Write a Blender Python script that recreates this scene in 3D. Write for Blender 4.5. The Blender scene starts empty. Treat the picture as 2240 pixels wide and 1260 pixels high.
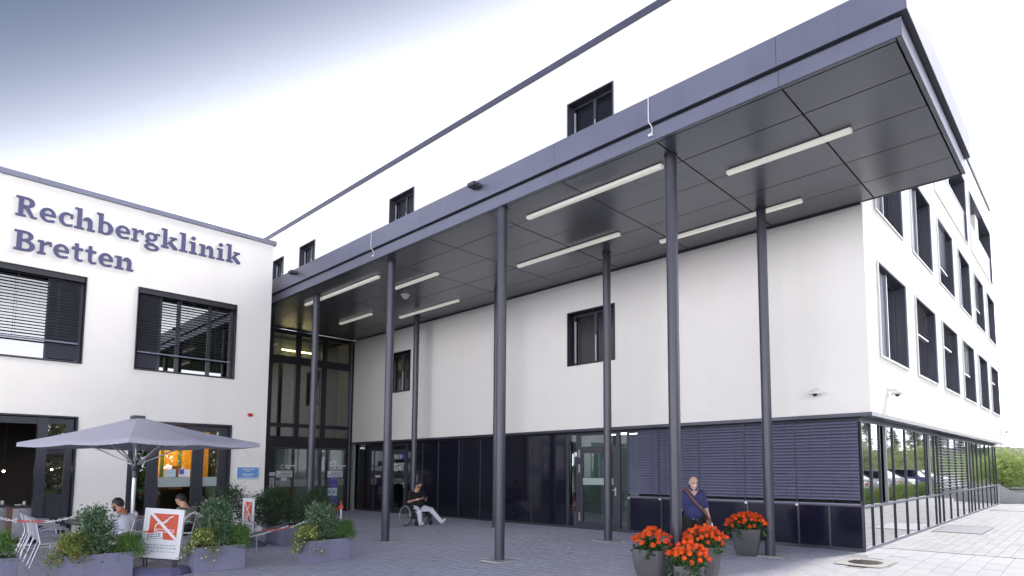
import bpy, math, random
import numpy as np
from mathutils import Vector, Matrix
random.seed(7); RNG = np.random.default_rng(7)
SC = bpy.context.scene
COL = SC.collection
R = math.radians

# ------------------------------------------------------------ camera
cam_d = bpy.data.cameras.new('camera'); cam = bpy.data.objects.new('camera', cam_d); COL.objects.link(cam)
YAW, PITCH, ROLL = -0.7104, 0.0819, -0.0022
_fw = Vector((math.sin(YAW)*math.cos(PITCH), math.cos(YAW)*math.cos(PITCH), math.sin(PITCH)))
_rt = Vector((math.cos(YAW), -math.sin(YAW), 0)); _up = _rt.cross(_fw)
rt = _rt*math.cos(ROLL)+_up*math.sin(ROLL); up = -_rt*math.sin(ROLL)+_up*math.cos(ROLL)
M = Matrix((rt, up, -_fw)).transposed().to_4x4(); M.translation = (3.2587, -12.1469, 1.65)
cam.matrix_world = M
cam_d.sensor_width = 36; cam_d.lens = 1316.82/2240*36
cam_d.shift_x = (1120-1273.87)/2240; cam_d.shift_y = (917.28-630)/2240
cam_d.clip_start = .1; cam_d.clip_end = 2000
SC.camera = cam
SC.render.resolution_x = 1024; SC.render.resolution_y = 576

# ------------------------------------------------------------ sky, sun, exposure
SUN_EL, SUN_AZ = R(46), R(17)          # azimuth measured from +y towards +x: the sun stands behind the clinic
w = bpy.data.worlds.new('World'); SC.world = w; w.use_nodes = True
nt = w.node_tree; N = nt.nodes; Lk = nt.links; N.clear()
out = N.new('ShaderNodeOutputWorld'); bg = N.new('ShaderNodeBackground'); bg.inputs[1].default_value = 0.1
sky = N.new('ShaderNodeTexSky'); sky.sky_type = 'NISHITA'; sky.sun_disc = False
sky.sun_elevation = SUN_EL; sky.sun_rotation = SUN_AZ; sky.dust_density = 2.0; sky.ozone_density = 1.4
tc = N.new('ShaderNodeTexCoord')
def vmath(op, a, b=None):
    n = N.new('ShaderNodeVectorMath'); n.operation = op
    Lk.new(a, n.inputs[0])
    if b is not None: n.inputs[1].default_value = b
    return n
nrm = vmath('NORMALIZE', tc.outputs['Generated'])
clear = vmath('DOT_PRODUCT', nrm.outputs[0], Vector((.13, -.59, .80)).normalized())   # clear sky overhead and away from the sun, haze towards it
mr = N.new('ShaderNodeMapRange'); mr.interpolation_type = 'SMOOTHSTEP'
Lk.new(clear.outputs['Value'], mr.inputs[0])
mr.inputs[1].default_value = -.10; mr.inputs[2].default_value = .33; mr.inputs[3].default_value = 1.0; mr.inputs[4].default_value = 0.10
sep = N.new('ShaderNodeSeparateXYZ'); Lk.new(nrm.outputs[0], sep.inputs[0])
hz = N.new('ShaderNodeMapRange'); hz.interpolation_type = 'SMOOTHSTEP'; Lk.new(sep.outputs[2], hz.inputs[0])
hz.inputs[1].default_value = .16; hz.inputs[2].default_value = .44; hz.inputs[3].default_value = 1.0; hz.inputs[4].default_value = 0.0
mx = N.new('ShaderNodeMath'); mx.operation = 'MAXIMUM'; Lk.new(mr.outputs[0], mx.inputs[0]); Lk.new(hz.outputs[0], mx.inputs[1])
cn = N.new('ShaderNodeTexNoise'); cn.inputs['Scale'].default_value = 1.6; cn.inputs['Detail'].default_value = 5; Lk.new(nrm.outputs[0], cn.inputs['Vector'])
hc = N.new('ShaderNodeMix'); hc.data_type = 'RGBA'; hc.inputs[6].default_value = (15.5, 16.0, 18.2, 1); hc.inputs[7].default_value = (18.5, 18.7, 20.2, 1)
Lk.new(cn.outputs[0], hc.inputs[0])
tint = N.new('ShaderNodeMix'); tint.data_type = 'RGBA'; tint.blend_type = 'MULTIPLY'; tint.inputs[0].default_value = 1; tint.inputs[7].default_value = (.70, .63, .62, 1)
Lk.new(sky.outputs[0], tint.inputs[6])
pw = N.new('ShaderNodeMath'); pw.operation = 'POWER'; Lk.new(mx.outputs[0], pw.inputs[0]); pw.inputs[1].default_value = 2.1
low = N.new('ShaderNodeMapRange'); low.interpolation_type = 'SMOOTHSTEP'; Lk.new(sep.outputs[2], low.inputs[0])     # haze is brightest near the horizon
low.inputs[1].default_value = .0; low.inputs[2].default_value = .42; low.inputs[3].default_value = 2.35; low.inputs[4].default_value = 1.0
hb = N.new('ShaderNodeVectorMath'); hb.operation = 'SCALE'; Lk.new(hc.outputs[2], hb.inputs[0]); Lk.new(low.outputs[0], hb.inputs['Scale'])
mixc = N.new('ShaderNodeMix'); mixc.data_type = 'RGBA'
Lk.new(pw.outputs[0], mixc.inputs[0]); Lk.new(tint.outputs[2], mixc.inputs[6]); Lk.new(hb.outputs[0], mixc.inputs[7])
Lk.new(mixc.outputs[2], bg.inputs[0]); Lk.new(bg.outputs[0], out.inputs[0])
sd = bpy.data.lights.new('sun', 'SUN'); sd.energy = 2.3; sd.angle = R(12); sd.color = (1, .96, .9)
sun = bpy.data.objects.new('sun', sd); COL.objects.link(sun)
sdir = Vector((math.sin(SUN_AZ)*math.cos(SUN_EL), math.cos(SUN_AZ)*math.cos(SUN_EL), math.sin(SUN_EL)))
sun.rotation_euler = sdir.to_track_quat('Z', 'Y').to_euler()
SC.view_settings.view_transform = 'Standard'; SC.view_settings.look = 'None'; SC.view_settings.gamma = 1
SC.view_settings.exposure = 0.75
SC.render.engine = 'CYCLES'
SC.cycles.transparent_max_bounces = 24; SC.cycles.max_bounces = 8; SC.cycles.glossy_bounces = 5

# ------------------------------------------------------------ materials
def s2l(c): return tuple(((x/255)/12.92 if x/255 <= .04045 else (((x/255)+.055)/1.055)**2.4) for x in c)
def mat(name, col, rough=.6, metal=0, spec=.5, var=0, vscale=6, bump=0, bscale=40, coat=0, attr=None, emit=None, stretch=None):
    m = bpy.data.materials.new(name); m.use_nodes = True
    n = m.node_tree.nodes; l = m.node_tree.links; b = n['Principled BSDF']
    b.inputs['Roughness'].default_value = rough; b.inputs['Metallic'].default_value = metal
    b.inputs['Specular IOR Level'].default_value = spec; b.inputs['Coat Weight'].default_value = coat
    b.inputs['Base Color'].default_value = (*col, 1)
    tcn = n.new('ShaderNodeTexCoord'); vec = tcn.outputs['Object']
    if stretch:
        mp = n.new('ShaderNodeMapping'); mp.inputs['Scale'].default_value = stretch; l.new(vec, mp.inputs[0]); vec = mp.outputs[0]
    if var:
        t = n.new('ShaderNodeTexNoise'); t.inputs['Scale'].default_value = vscale; t.inputs['Detail'].default_value = 6; t.inputs['Roughness'].default_value = .65
        l.new(vec, t.inputs['Vector'])
        rmp = n.new('ShaderNodeMapRange'); rmp.inputs[1].default_value = .3; rmp.inputs[2].default_value = .7
        rmp.inputs[3].default_value = 1-var; rmp.inputs[4].default_value = 1+var; l.new(t.outputs[0], rmp.inputs[0])
        mu = n.new('ShaderNodeMix'); mu.data_type = 'RGBA'; mu.blend_type = 'MULTIPLY'; mu.inputs[0].default_value = 1
        mu.inputs[6].default_value = (*col, 1); l.new(rmp.outputs[0], mu.inputs[7]); src = mu.outputs[2]
        l.new(src, b.inputs['Base Color'])
        rr = n.new('ShaderNodeMapRange'); rr.inputs[3].default_value = max(0, rough-.08); rr.inputs[4].default_value = min(1, rough+.1); l.new(t.outputs[0], rr.inputs[0]); l.new(rr.outputs[0], b.inputs['Roughness'])
    if attr:   # attr = list of colours picked by the mesh attribute 'rnd'
        a = n.new('ShaderNodeAttribute'); a.attribute_name = 'rnd'
        cr = n.new('ShaderNodeValToRGB'); e = cr.color_ramp.elements
        while len(e) < len(attr): e.new(.5)
        for i, c in enumerate(attr): e[i].position = i/(len(attr)-1); e[i].color = (*c, 1)
        l.new(a.outputs['Fac'], cr.inputs[0])
        if var: l.new(cr.outputs[0], mu.inputs[6])
        else: l.new(cr.outputs[0], b.inputs['Base Color'])
    if bump:
        t2 = n.new('ShaderNodeTexNoise'); t2.inputs['Scale'].default_value = bscale; t2.inputs['Detail'].default_value = 4; l.new(vec, t2.inputs['Vector'])
        bp = n.new('ShaderNodeBump'); bp.inputs['Strength'].default_value = bump; bp.inputs['Distance'].default_value = .01
        l.new(t2.outputs[0], bp.inputs['Height']); l.new(bp.outputs[0], b.inputs['Normal'])
    if emit: b.inputs['Emission Color'].default_value = (*emit[0], 1); b.inputs['Emission Strength'].default_value = emit[1]
    return m
def glass(name, tint, refl, rough=.01, gcol=(1, 1, 1)):
    m = bpy.data.materials.new(name); m.use_nodes = True; n = m.node_tree.nodes; l = m.node_tree.links; n.clear()
    o = n.new('ShaderNodeOutputMaterial'); t = n.new('ShaderNodeBsdfTransparent'); t.inputs[0].default_value = (*tint, 1)
    g = n.new('ShaderNodeBsdfGlossy'); g.inputs['Color'].default_value = (*gcol, 1); g.inputs['Roughness'].default_value = rough
    fr = n.new('ShaderNodeFresnel'); fr.inputs[0].default_value = 1.5
    mp = n.new('ShaderNodeMapRange'); mp.inputs[1].default_value = 0; mp.inputs[2].default_value = 1; mp.inputs[3].default_value = refl; mp.inputs[4].default_value = 1
    l.new(fr.outputs[0], mp.inputs[0]); mi = n.new('ShaderNodeMixShader'); l.new(mp.outputs[0], mi.inputs[0]); l.new(t.outputs[0], mi.inputs[1]); l.new(g.outputs[0], mi.inputs[2]); l.new(mi.outputs[0], o.inputs[0])
    return m
def leafmat(name, cols, rough=.45, trans=.25):
    m = mat(name, cols[0], rough, attr=cols, spec=.5)
    n = m.node_tree.nodes; l = m.node_tree.links; b = n['Principled BSDF']
    src = b.inputs['Base Color'].links[0].from_socket
    tr = n.new('ShaderNodeBsdfTranslucent'); l.new(src, tr.inputs[0]); mi = n.new('ShaderNodeMixShader'); mi.inputs[0].default_value = trans
    o = n['Material Output']; l.new(b.outputs[0], mi.inputs[1]); l.new(tr.outputs[0], mi.inputs[2]); l.new(mi.outputs[0], o.inputs[0])
    return m
PLASTER = mat('white_render', (.845, .81, .75), .9, var=.015, vscale=.6, bump=.12, bscale=90, spec=.2)
PLASTER2 = mat('white_render_wing', (.85, .820, .77), .9, var=.02, vscale=.7, bump=.12, bscale=90, spec=.2)
METAL = mat('lavender_grey_metal', (.185, .190, .25), .42, .35, var=.05, vscale=2.2)
METALD = mat('dark_grey_metal', (.060, .062, .078), .38, .3, var=.06, vscale=3)
COLM = mat('column_paint', (.060, .060, .077), .35, .2, var=.06, vscale=5)
SOFF = mat('soffit_metal', (.140, .147, .170), .27, .6)
COPM = mat('roof_coping_metal', (.085, .088, .125), .45, .3, var=.06)
BLACKG = mat('black_panel_glass', (.012, .012, .022), .06, spec=.6, var=.1, vscale=.7)
NAVYG = mat('navy_panel_glass', (.012, .012, .028), .09, spec=.5, var=.1, vscale=1)
DARKIN = mat('dark_interior', (.02, .02, .022), .8)
WINDG = glass('wing_window_glass', (.12, .12, .13), .13)
GLASSW = glass('window_glass', (.35, .36, .38), .22)
GLASSD = glass('door_glass', (.75, .8, .8), .06)
GLASSL = glass('lobby_glass', (.55, .58, .56), .10)
MIRG = glass('solar_glass', (.20, .22, .24), .56, .03, (.97, .98, 1.0))
WINDM = glass('window_glass_dim', (.10, .10, .11), .03, .22)
METALP = mat('door_post_metal', (.032, .034, .046), .4, .3, var=.06)
WBLACK = mat('window_metal_black', (.022, .022, .028), .4, .3)
WINDK = glass('dark_window_glass', (.12, .12, .13), .30)
SLAT = mat('blind_slat_lavender', (.20, .20, .29), .38, .45, var=.05, vscale=4)
SLATD = mat('blind_slat_dark', (.05, .05, .065), .4, .4)
SLATB = mat('blind_slat_bright', (.55, .56, .60), .32, .5)
PERF = mat('perforated_metal', (.045, .045, .06), .45, .5, bump=.9, bscale=90)
FROST = mat('frosted_film', (.34, .40, .38), .5)
LETTER = mat('lettering_blue_grey', (.065, .065, .155), .45, .1, var=.05, vscale=8)
LAMPW = mat('lamp_diffuser', (.75, .745, .68), .5, emit=((1, .96, .84), .18))
ALU = mat('aluminium', (.46, .46, .52), .34, .6, var=.08, vscale=9)
STEEL = mat('steel_pole', (.62, .62, .64), .3, .5)
PAPER = mat('white_paper', (.78, .78, .80), .8)
INK = mat('print_ink', (.10, .10, .14), .8)
INKG = mat('print_ink_grey', (.42, .42, .46), .8)
PURP = mat('purple_print', (.12, .10, .42), .6)
REDP = mat('orange_red_print', (.62, .085, .035), .55, var=.12, vscale=5)
PLATEB = mat('blue_plate_print', (.13, .30, .62), .4, var=.1, vscale=3)
PLATEL = mat('pale_plate_print', (.50, .62, .66), .5)
SKIN = mat('skin', (.52, .29, .20), .55, var=.06, vscale=20); SKIN2 = mat('tanned_skin', (.40, .20, .12), .55, var=.06, vscale=20); SKINP = mat('pale_skin', (.60, .37, .29), .55, var=.08, vscale=18)
HAIRD = mat('dark_hair', (.012, .010, .010), .6, bump=.4, bscale=120); HAIRW = mat('white_hair', (.72, .70, .68), .7)
CLBLACK = mat('black_cloth', (.012, .012, .014), .85); CLWHITE = mat('white_cloth', (.78, .78, .86), .85, var=.04, vscale=14)
CLBLUE = mat('blue_cloth', (.035, .038, .125), .85, var=.12, vscale=10); CLGREY = mat('grey_green_cloth', (.16, .17, .13), .9)
BROWN = mat('brown_leather', (.16, .075, .04), .55, var=.15, vscale=12)
PLANT = mat('planter_fibre_cement', (.23, .227, .325), .75, var=.10, vscale=5, bump=.15, bscale=60)
POTM = mat('pot_grey', (.095, .093, .098), .5, .15, var=.10, vscale=7, bump=.1, bscale=80)
CANVAS = mat('umbrella_canvas', (.42, .42, .49), .9, var=.05, vscale=3, bump=.1, bscale=150)
BLACKP = mat('black_plastic', (.02, .02, .026), .5)
BASEP = mat('sign_base_plastic', (.13, .125, .23), .5, var=.06)
SOIL = mat('soil', (.04, .028, .02), .95, var=.3, vscale=30, bump=.6, bscale=60)
BARK = mat('bark', (.06, .045, .035), .9, var=.3, vscale=12, bump=.5, bscale=30)
WOODT = mat('trolley_wood', (.16, .065, .035), .5, var=.2, vscale=3, stretch=(8, 8, .6))
TABLE = mat('dark_table_top', (.085, .075, .07), .45, var=.1, vscale=4)
CONC = mat('concrete', (.42, .42, .42), .85, var=.08, vscale=2, bump=.1)
LIGHTC = mat('pale_concrete_plate', (.50, .50, .47), .85, var=.06)
TERRA = mat('terracotta_floor', (.16, .06, .035), .5, var=.2, vscale=4)
REDC = mat('red_plastic', (.65, .06, .03), .5); WHC = mat('white_plastic', (.75, .75, .76), .45)
RUBBER = mat('rubber', (.02, .02, .022), .7)
PAVE_COLS = [(.53, .522, .615), (.555, .547, .635), (.575, .567, .65), (.54, .533, .625), (.59, .58, .66)]
PAVE = mat('plaza_pavers', (.27, .27, .31), .8, attr=PAVE_COLS, var=.10, vscale=9, bump=.25, bscale=70, spec=.3)
PAVEJ = mat('paving_joint_sand', (.34, .34, .38), .95, var=.2, vscale=30)
SLAB = mat('light_slabs', (.5, .5, .53), .8, attr=[(.53, .53, .57), (.56, .56, .59), (.54, .54, .58), (.58, .58, .60)], var=.07, vscale=7, bump=.2, bscale=70, spec=.3)
PATHM = mat('side_path_pavers', (.5, .5, .52), .8, attr=[(.46, .46, .48), (.54, .54, .55), (.5, .5, .52)], var=.06, vscale=6, bump=.2, bscale=60, spec=.3)
GRASS = mat('lawn', (.06, .12, .025), .95, var=.35, vscale=4, bump=.8, bscale=40)
ASPH = mat('asphalt', (.055, .055, .06), .9, var=.12, vscale=6, bump=.3)
HILLM = mat('wooded_hill', (.08, .11, .05), .95, var=.35, vscale=.25, bump=1, bscale=.6)

def weather(m, amt=.06, streak=(3.0, 3.0, .16), big=.25, tint=(.80, .76, .68)):
    """wear that belongs to the surface: faint vertical run marks and broad cloudy patches"""
    n = m.node_tree.nodes; l = m.node_tree.links; b = n['Principled BSDF']; lk = b.inputs['Base Color'].links
    t = n.new('ShaderNodeTexCoord'); f = None
    for sc_, st, lo_, hi_ in ((1.0, streak, .52, .80), (big, (1, 1, 1), .45, .75)):
        mp = n.new('ShaderNodeMapping'); mp.inputs['Scale'].default_value = st; l.new(t.outputs['Object'], mp.inputs[0])
        nz = n.new('ShaderNodeTexNoise'); nz.inputs['Scale'].default_value = sc_; nz.inputs['Detail'].default_value = 7; nz.inputs['Roughness'].default_value = .6; l.new(mp.outputs[0], nz.inputs['Vector'])
        r_ = n.new('ShaderNodeMapRange'); r_.inputs[1].default_value = lo_; r_.inputs[2].default_value = hi_; r_.inputs[4].default_value = amt; l.new(nz.outputs[0], r_.inputs[0])
        if f is None: f = r_.outputs[0]
        else: a = n.new('ShaderNodeMath'); a.operation = 'ADD'; l.new(f, a.inputs[0]); l.new(r_.outputs[0], a.inputs[1]); f = a.outputs[0]
    mx_ = n.new('ShaderNodeMix'); mx_.data_type = 'RGBA'; mx_.blend_type = 'MULTIPLY'; l.new(f, mx_.inputs[0])
    if lk: l.new(lk[0].from_socket, mx_.inputs[6])
    else: mx_.inputs[6].default_value = b.inputs['Base Color'].default_value
    mx_.inputs[7].default_value = (*tint, 1); l.new(mx_.outputs[2], b.inputs['Base Color'])
weather(PLASTER, .12, (2.2, 2.2, .10), .22); weather(PLASTER2, .20, (2.2, 2.2, .10), .22)
weather(METAL, .35, (5, 5, .6), .8, (.76, .76, .78)); weather(COLM, .5, (9, 9, .5), 1.5, (1.25, 1.22, 1.18))
weather(PAVE, .38, (.7, .35, 1), .35, (.74, .72, .70)); weather(SLAB, .3, (.7, .5, 1), .5, (.80, .79, .77)); weather(PATHM, .35, (.5, .5, 1), .4, (.84, .83, .81))
weather(PLANT, .6, (6, 6, .9), 2.5, (.76, .75, .74)); weather(POTM, .6, (8, 8, 1.0), 4, (1.3, 1.28, 1.25)); weather(CANVAS, .4, (3, 3, 3), 1.5, (.82, .82, .82))

# ------------------------------------------------------------ mesh helpers
def tag(o, label=None, cat=None, group=None, kind=None):
    if label: o['label'] = label
    if cat: o['category'] = cat
    if group: o['group'] = group
    if kind: o['kind'] = kind
    return o
def worldloc(p):
    v = Vector((0, 0, 0))
    while p is not None: v += Vector(p.location); p = p.parent
    return v
def thing(name, label, cat, loc=(0, 0, 0), rz=0, group=None):
    o = bpy.data.objects.new(name, None); COL.objects.link(o); o.location = loc; o.rotation_euler = (0, 0, rz); o.empty_display_size = .2
    return tag(o, label, cat, group)
def link(name, me, parent=None, loc=(0, 0, 0)):
    o = bpy.data.objects.new(name, me); COL.objects.link(o); o.parent = parent; o.location = loc
    return o
def mesh_np(name, V, F, mats, parent=None, rnd=None, smooth=False, loc=(0, 0, 0), world=False):
    V = np.asarray(V, dtype=np.float32); F = np.asarray(F, dtype=np.int32)
    if world: V = V-np.array(worldloc(parent), dtype=np.float32)
    me = bpy.data.meshes.new(name); k = F.shape[1]
    me.vertices.add(len(V)); me.vertices.foreach_set('co', V.ravel())
    me.loops.add(F.size); me.loops.foreach_set('vertex_index', F.ravel())
    me.polygons.add(len(F)); me.polygons.foreach_set('loop_start', np.arange(0, F.size, k, dtype=np.int32)); me.polygons.foreach_set('loop_total', np.full(len(F), k, dtype=np.int32))
    me.update(calc_edges=True); me.validate()
    for m in (mats if isinstance(mats, (list, tuple)) else [mats]): me.materials.append(m)
    if rnd is not None:
        a = me.attributes.new('rnd', 'FLOAT', 'FACE'); a.data.foreach_set('value', np.asarray(rnd, dtype=np.float32))
    me.polygons.foreach_set('use_smooth', np.full(len(F), bool(smooth)))
    return link(name, me, parent, loc)
class MB:
    def __init__(s): s.v = []; s.f = []; s.m = []; s.sm = []; s.mi = 0; s.X = None
    def add(s, vs, fs, sm=False):
        b = len(s.v)
        if s.X is not None: vs = [tuple(s.X @ Vector(p)) for p in vs]
        s.v += [tuple(p) for p in vs]; s.f += [tuple(b+i for i in f) for f in fs]; s.m += [s.mi]*len(fs); s.sm += [sm]*len(fs)
        return s
    def box(s, x0, x1, y0, y1, z0, z1):
        x0, x1 = sorted((x0, x1)); y0, y1 = sorted((y0, y1)); z0, z1 = sorted((z0, z1))
        return s.add([(x0, y0, z0), (x1, y0, z0), (x1, y1, z0), (x0, y1, z0), (x0, y0, z1), (x1, y0, z1), (x1, y1, z1), (x0, y1, z1)],
                     [(0, 3, 2, 1), (4, 5, 6, 7), (0, 1, 5, 4), (1, 2, 6, 5), (2, 3, 7, 6), (3, 0, 4, 7)])
    def bbox(s, x0, x1, y0, y1, z0, z1, b=.01):   # box with chamfered edges
        vs = []
        for z, i in ((z0, b), (z0+b, 0), (z1-b, 0), (z1, b)):
            for (x, y) in ((x0+i+b, y0+i), (x1-i-b, y0+i), (x1-i, y0+i+b), (x1-i, y1-i-b), (x1-i-b, y1-i), (x0+i+b, y1-i), (x0+i, y1-i-b), (x0+i, y0+i+b)): vs.append((x, y, z))
        fs = [tuple(range(7, -1, -1)), tuple(range(24, 32))]
        for k in range(3):
            for j in range(8): fs.append((k*8+j, k*8+(j+1) % 8, k*8+8+(j+1) % 8, k*8+8+j))
        return s.add(vs, fs)
    def boxT(s, T, a0, a1, d0, d1, z0, z1):
        p = T(a0, d0, z0); q = T(a1, d1, z1); return s.box(p[0], q[0], p[1], q[1], p[2], q[2])
    def ringT(s, T, a0, a1, d0, d1, z0, z1, w):
        s.boxT(T, a0, a0+w, d0, d1, z0, z1); s.boxT(T, a1-w, a1, d0, d1, z0, z1)
        s.boxT(T, a0+w, a1-w, d0, d1, z0, z0+w); s.boxT(T, a0+w, a1-w, d0, d1, z1-w, z1); return s
    def tube(s, p0, p1, r0, r1=None, n=12, cap=True): return s.path([p0, p1], [r0, r0 if r1 is None else r1], n, cap)
    def path(s, pts, rs, n=8, cap=True, closed=False):
        pts = [Vector(p) for p in pts]
        if not isinstance(rs, (list, tuple)): rs = [rs]*len(pts)
        vs = []; fs = []; m = len(pts); prev = None
        for i, p in enumerate(pts):
            if closed: t = pts[(i+1) % m]-pts[i-1]
            else: t = (pts[min(i+1, m-1)]-pts[max(i-1, 0)])
            t.normalize()
            if prev is None: a = t.orthogonal().normalized()
            else: a = (prev-t*prev.dot(t)); a = a.normalized() if a.length > 1e-6 else t.orthogonal().normalized()
            prev = a; b = t.cross(a)
            for k in range(n):
                th = 2*math.pi*k/n; vs.append(p+(a*math.cos(th)+b*math.sin(th))*rs[i])
        for i in range(m if closed else m-1):
            j = (i+1) % m
            for k in range(n): fs.append((i*n+k, i*n+(k+1) % n, j*n+(k+1) % n, j*n+k))
        s.add(vs, fs, True)
        if cap and not closed: s.add(vs[:n], [tuple(range(n-1, -1, -1))]); s.add(vs[-n:], [tuple(range(n))])
        return s
    def ball(s, c, r, n=12, m=8, sc=(1, 1, 1), z0=-1, z1=1):
        vs = []; fs = []
        for j in range(m+1):
            ph = math.asin(z0)+(math.asin(z1)-math.asin(z0))*j/m
            for k in range(n): vs.append((c[0]+r*sc[0]*math.cos(ph)*math.cos(2*math.pi*k/n), c[1]+r*sc[1]*math.cos(ph)*math.sin(2*math.pi*k/n), c[2]+r*sc[2]*math.sin(ph)))
        for j in range(m):
            for k in range(n): fs.append((j*n+k, j*n+(k+1) % n, (j+1)*n+(k+1) % n, (j+1)*n+k))
        return s.add(vs, fs, True)
    def lathe(s, prof, n=24, c=(0, 0, 0), sm=True):
        vs = []; fs = []
        for (r, z) in prof:
            for k in range(n): vs.append((c[0]+r*math.cos(2*math.pi*k/n), c[1]+r*math.sin(2*math.pi*k/n), c[2]+z))
        for j in range(len(prof)-1):
            for k in range(n): fs.append((j*n+k, j*n+(k+1) % n, (j+1)*n+(k+1) % n, (j+1)*n+k))
        return s.add(vs, fs, sm)
    def prism(s, poly, T, d0, d1):    # poly in (a,z), T maps (a,d,z)
        n = len(poly); vs = [T(a, d0, z) for a, z in poly]+[T(a, d1, z) for a, z in poly]
        fs = [tuple(range(n)), tuple(range(2*n-1, n-1, -1))]+[(i, i+n, (i+1) % n+n, (i+1) % n) for i in range(n)]
        return s.add(vs, fs)
    def build(s, name, mats, parent=None, world=False, loc=(0, 0, 0)):
        off = worldloc(parent)+Vector(loc) if world else Vector((0, 0, 0))
        me = bpy.data.meshes.new(name); me.from_pydata([(p[0]-off.x, p[1]-off.y, p[2]-off.z) for p in s.v], [], s.f)
        for m in (mats if isinstance(mats, (list, tuple)) else [mats]): me.materials.append(m)
        me.polygons.foreach_set('material_index', s.m); me.polygons.foreach_set('use_smooth', s.sm); me.update()
        return link(name, me, parent, loc)
def TX(c, sgn=-1): return lambda a, d, z: (c+sgn*d, a, z)     # wall on an x plane facing +x, d goes inward
def TY(c): return lambda a, d, z: (a, c+d, z)                  # wall on a y plane facing -y
def holed(T, a0, a1, z0, z1, holes, th):
    A = sorted({a0, a1, *[h[0] for h in holes], *[h[1] for h in holes]}); Z = sorted({z0, z1, *[h[2] for h in holes], *[h[3] for h in holes]})
    A = [a for a in A if a0 <= a <= a1]; Z = [z for z in Z if z0 <= z <= z1]
    def solid(i, j):
        if i < 0 or j < 0 or i >= len(A)-1 or j >= len(Z)-1: return False
        a = (A[i]+A[i+1])/2; z = (Z[j]+Z[j+1])/2
        return not any(h[0] < a < h[1] and h[2] < z < h[3] for h in holes)
    mb = MB()
    for i in range(len(A)-1):
        for j in range(len(Z)-1):
            if not solid(i, j): continue
            p, q, r, t = A[i], A[i+1], Z[j], Z[j+1]
            mb.add([T(p, 0, r), T(q, 0, r), T(q, 0, t), T(p, 0, t)], [(0, 1, 2, 3)])
            mb.add([T(p, th, r), T(q, th, r), T(q, th, t), T(p, th, t)], [(3, 2, 1, 0)])
            for (ii, jj, e) in ((i-1, j, ((p, r), (p, t))), (i+1, j, ((q, r), (q, t))), (i, j-1, ((p, r), (q, r))), (i, j+1, ((p, t), (q, t)))):
                if not solid(ii, jj): mb.add([T(e[0][0], 0, e[0][1]), T(e[1][0], 0, e[1][1]), T(e[1][0], th, e[1][1]), T(e[0][0], th, e[0][1])], [(0, 1, 2, 3)])
    return mb
def G(x, y):                      # the plaza falls gently away from the clinic
    return .04 if y > .3 else (-.10 if y < -6 else .04+(y-.3)*.14/6.3)
CAM = Vector((3.2587, -12.1469, 1.65))
# ------------------------------------------------------------ ground
gm = MB()
ys = [-400, -60, -6, .3, 60, 500]; gz = [-.10, -.10, -.10, .04, .04, .04]
for i in range(5): gm.add([(-400, ys[i], gz[i]-.02), (400, ys[i], gz[i]-.02), (400, ys[i+1], gz[i+1]-.02), (-400, ys[i+1], gz[i+1]-.02)], [(0, 1, 2, 3)])
ground = tag(gm.build('ground', PAVEJ), kind='structure')
plaza = tag(thing('plaza_paving', None, None), kind='structure')
def paver_arrays(cx, cy, hx, hy, th=.018, ch=.004, joint=.0018, lift=0.0):
    n = len(cx); V = np.zeros((n, 8, 3)); hx = np.broadcast_to(hx, n)-joint; hy = np.broadcast_to(hy, n)-joint
    sx = np.array([-1, 1, 1, -1]); sy = np.array([-1, -1, 1, 1])
    g = np.where(cy > .3, .04, np.where(cy < -6, -.10, .04+(cy-.3)*.14/6.3))
    dz = RNG.normal(0, .0008, n); tilt = RNG.normal(0, .0012, (n, 2)); sl = np.where((cy < .3) & (cy > -6), .14/6.3, 0)
    for k in range(4):
        V[:, k, 0] = cx+sx[k]*hx; V[:, k, 1] = cy+sy[k]*hy; V[:, k, 2] = g+lift-th-.004+sl*sy[k]*hy
        V[:, 4+k, 0] = cx+sx[k]*(hx-ch); V[:, 4+k, 1] = cy+sy[k]*(hy-ch)
        V[:, 4+k, 2] = g+lift+dz+sl*sy[k]*(hy-ch)+tilt[:, 0]*sx[k]*hx+tilt[:, 1]*sy[k]*hy
        V[:, k, 2] = np.maximum(V[:, k, 2], V[:, 4+k, 2]-.016)
    F = np.array([(4, 5, 6, 7), (0, 1, 5, 4), (1, 2, 6, 5), (2, 3, 7, 6), (3, 0, 4, 7)])
    return V.reshape(-1, 3), (F[None]+8*np.arange(n)[:, None, None]).reshape(-1, 4), np.repeat(RNG.random(n), 5)
def bond(x0, x1, y0, y1, lx, ly, along='x', third=False):
    cs = []
    if along == 'x':
        for j, y in enumerate(np.arange(y0, y1-1e-6, ly)):
            o = (lx/2 if j % 2 else 0)
            for x in np.arange(x0-o, x1-1e-6, lx):
                a = max(x, x0); b = min(x+lx, x1)
                if b-a > .03: cs.append(((a+b)/2, y+ly/2, (b-a)/2, ly/2))
    else:
        for j, x in enumerate(np.arange(x0, x1-1e-6, lx)):
            o = (ly*((j*.37) % 1))
            for y in np.arange(y0-o, y1-1e-6, ly):
                a = max(y, y0); b = min(y+ly, y1)
                if b-a > .03: cs.append((x+lx/2, (a+b)/2, lx/2, (b-a)/2))
    return np.array(cs)
b1 = bond(-20, -.7, -12.6, .3, .24, .16)
fwv = np.array([_fw.x, _fw.y]); dep = (b1[:, :2]-np.array([CAM.x, CAM.y]))@fwv
b1 = b1[dep > 5.5]
colbases = [(-1.85, -3.96), (-5.46, -4.42), (-9.82, -4.18), (-14.15, -4.0), (-1.59, -1.06), (-5.42, -1.16), (-9.68, -.84), (-14.02, -.63)]
keep = np.ones(len(b1), bool)
for (x, y) in colbases: keep &= ~((abs(b1[:, 0]-x) < .30) & (abs(b1[:, 1]-y) < .26))
b1 = b1[keep]
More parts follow.
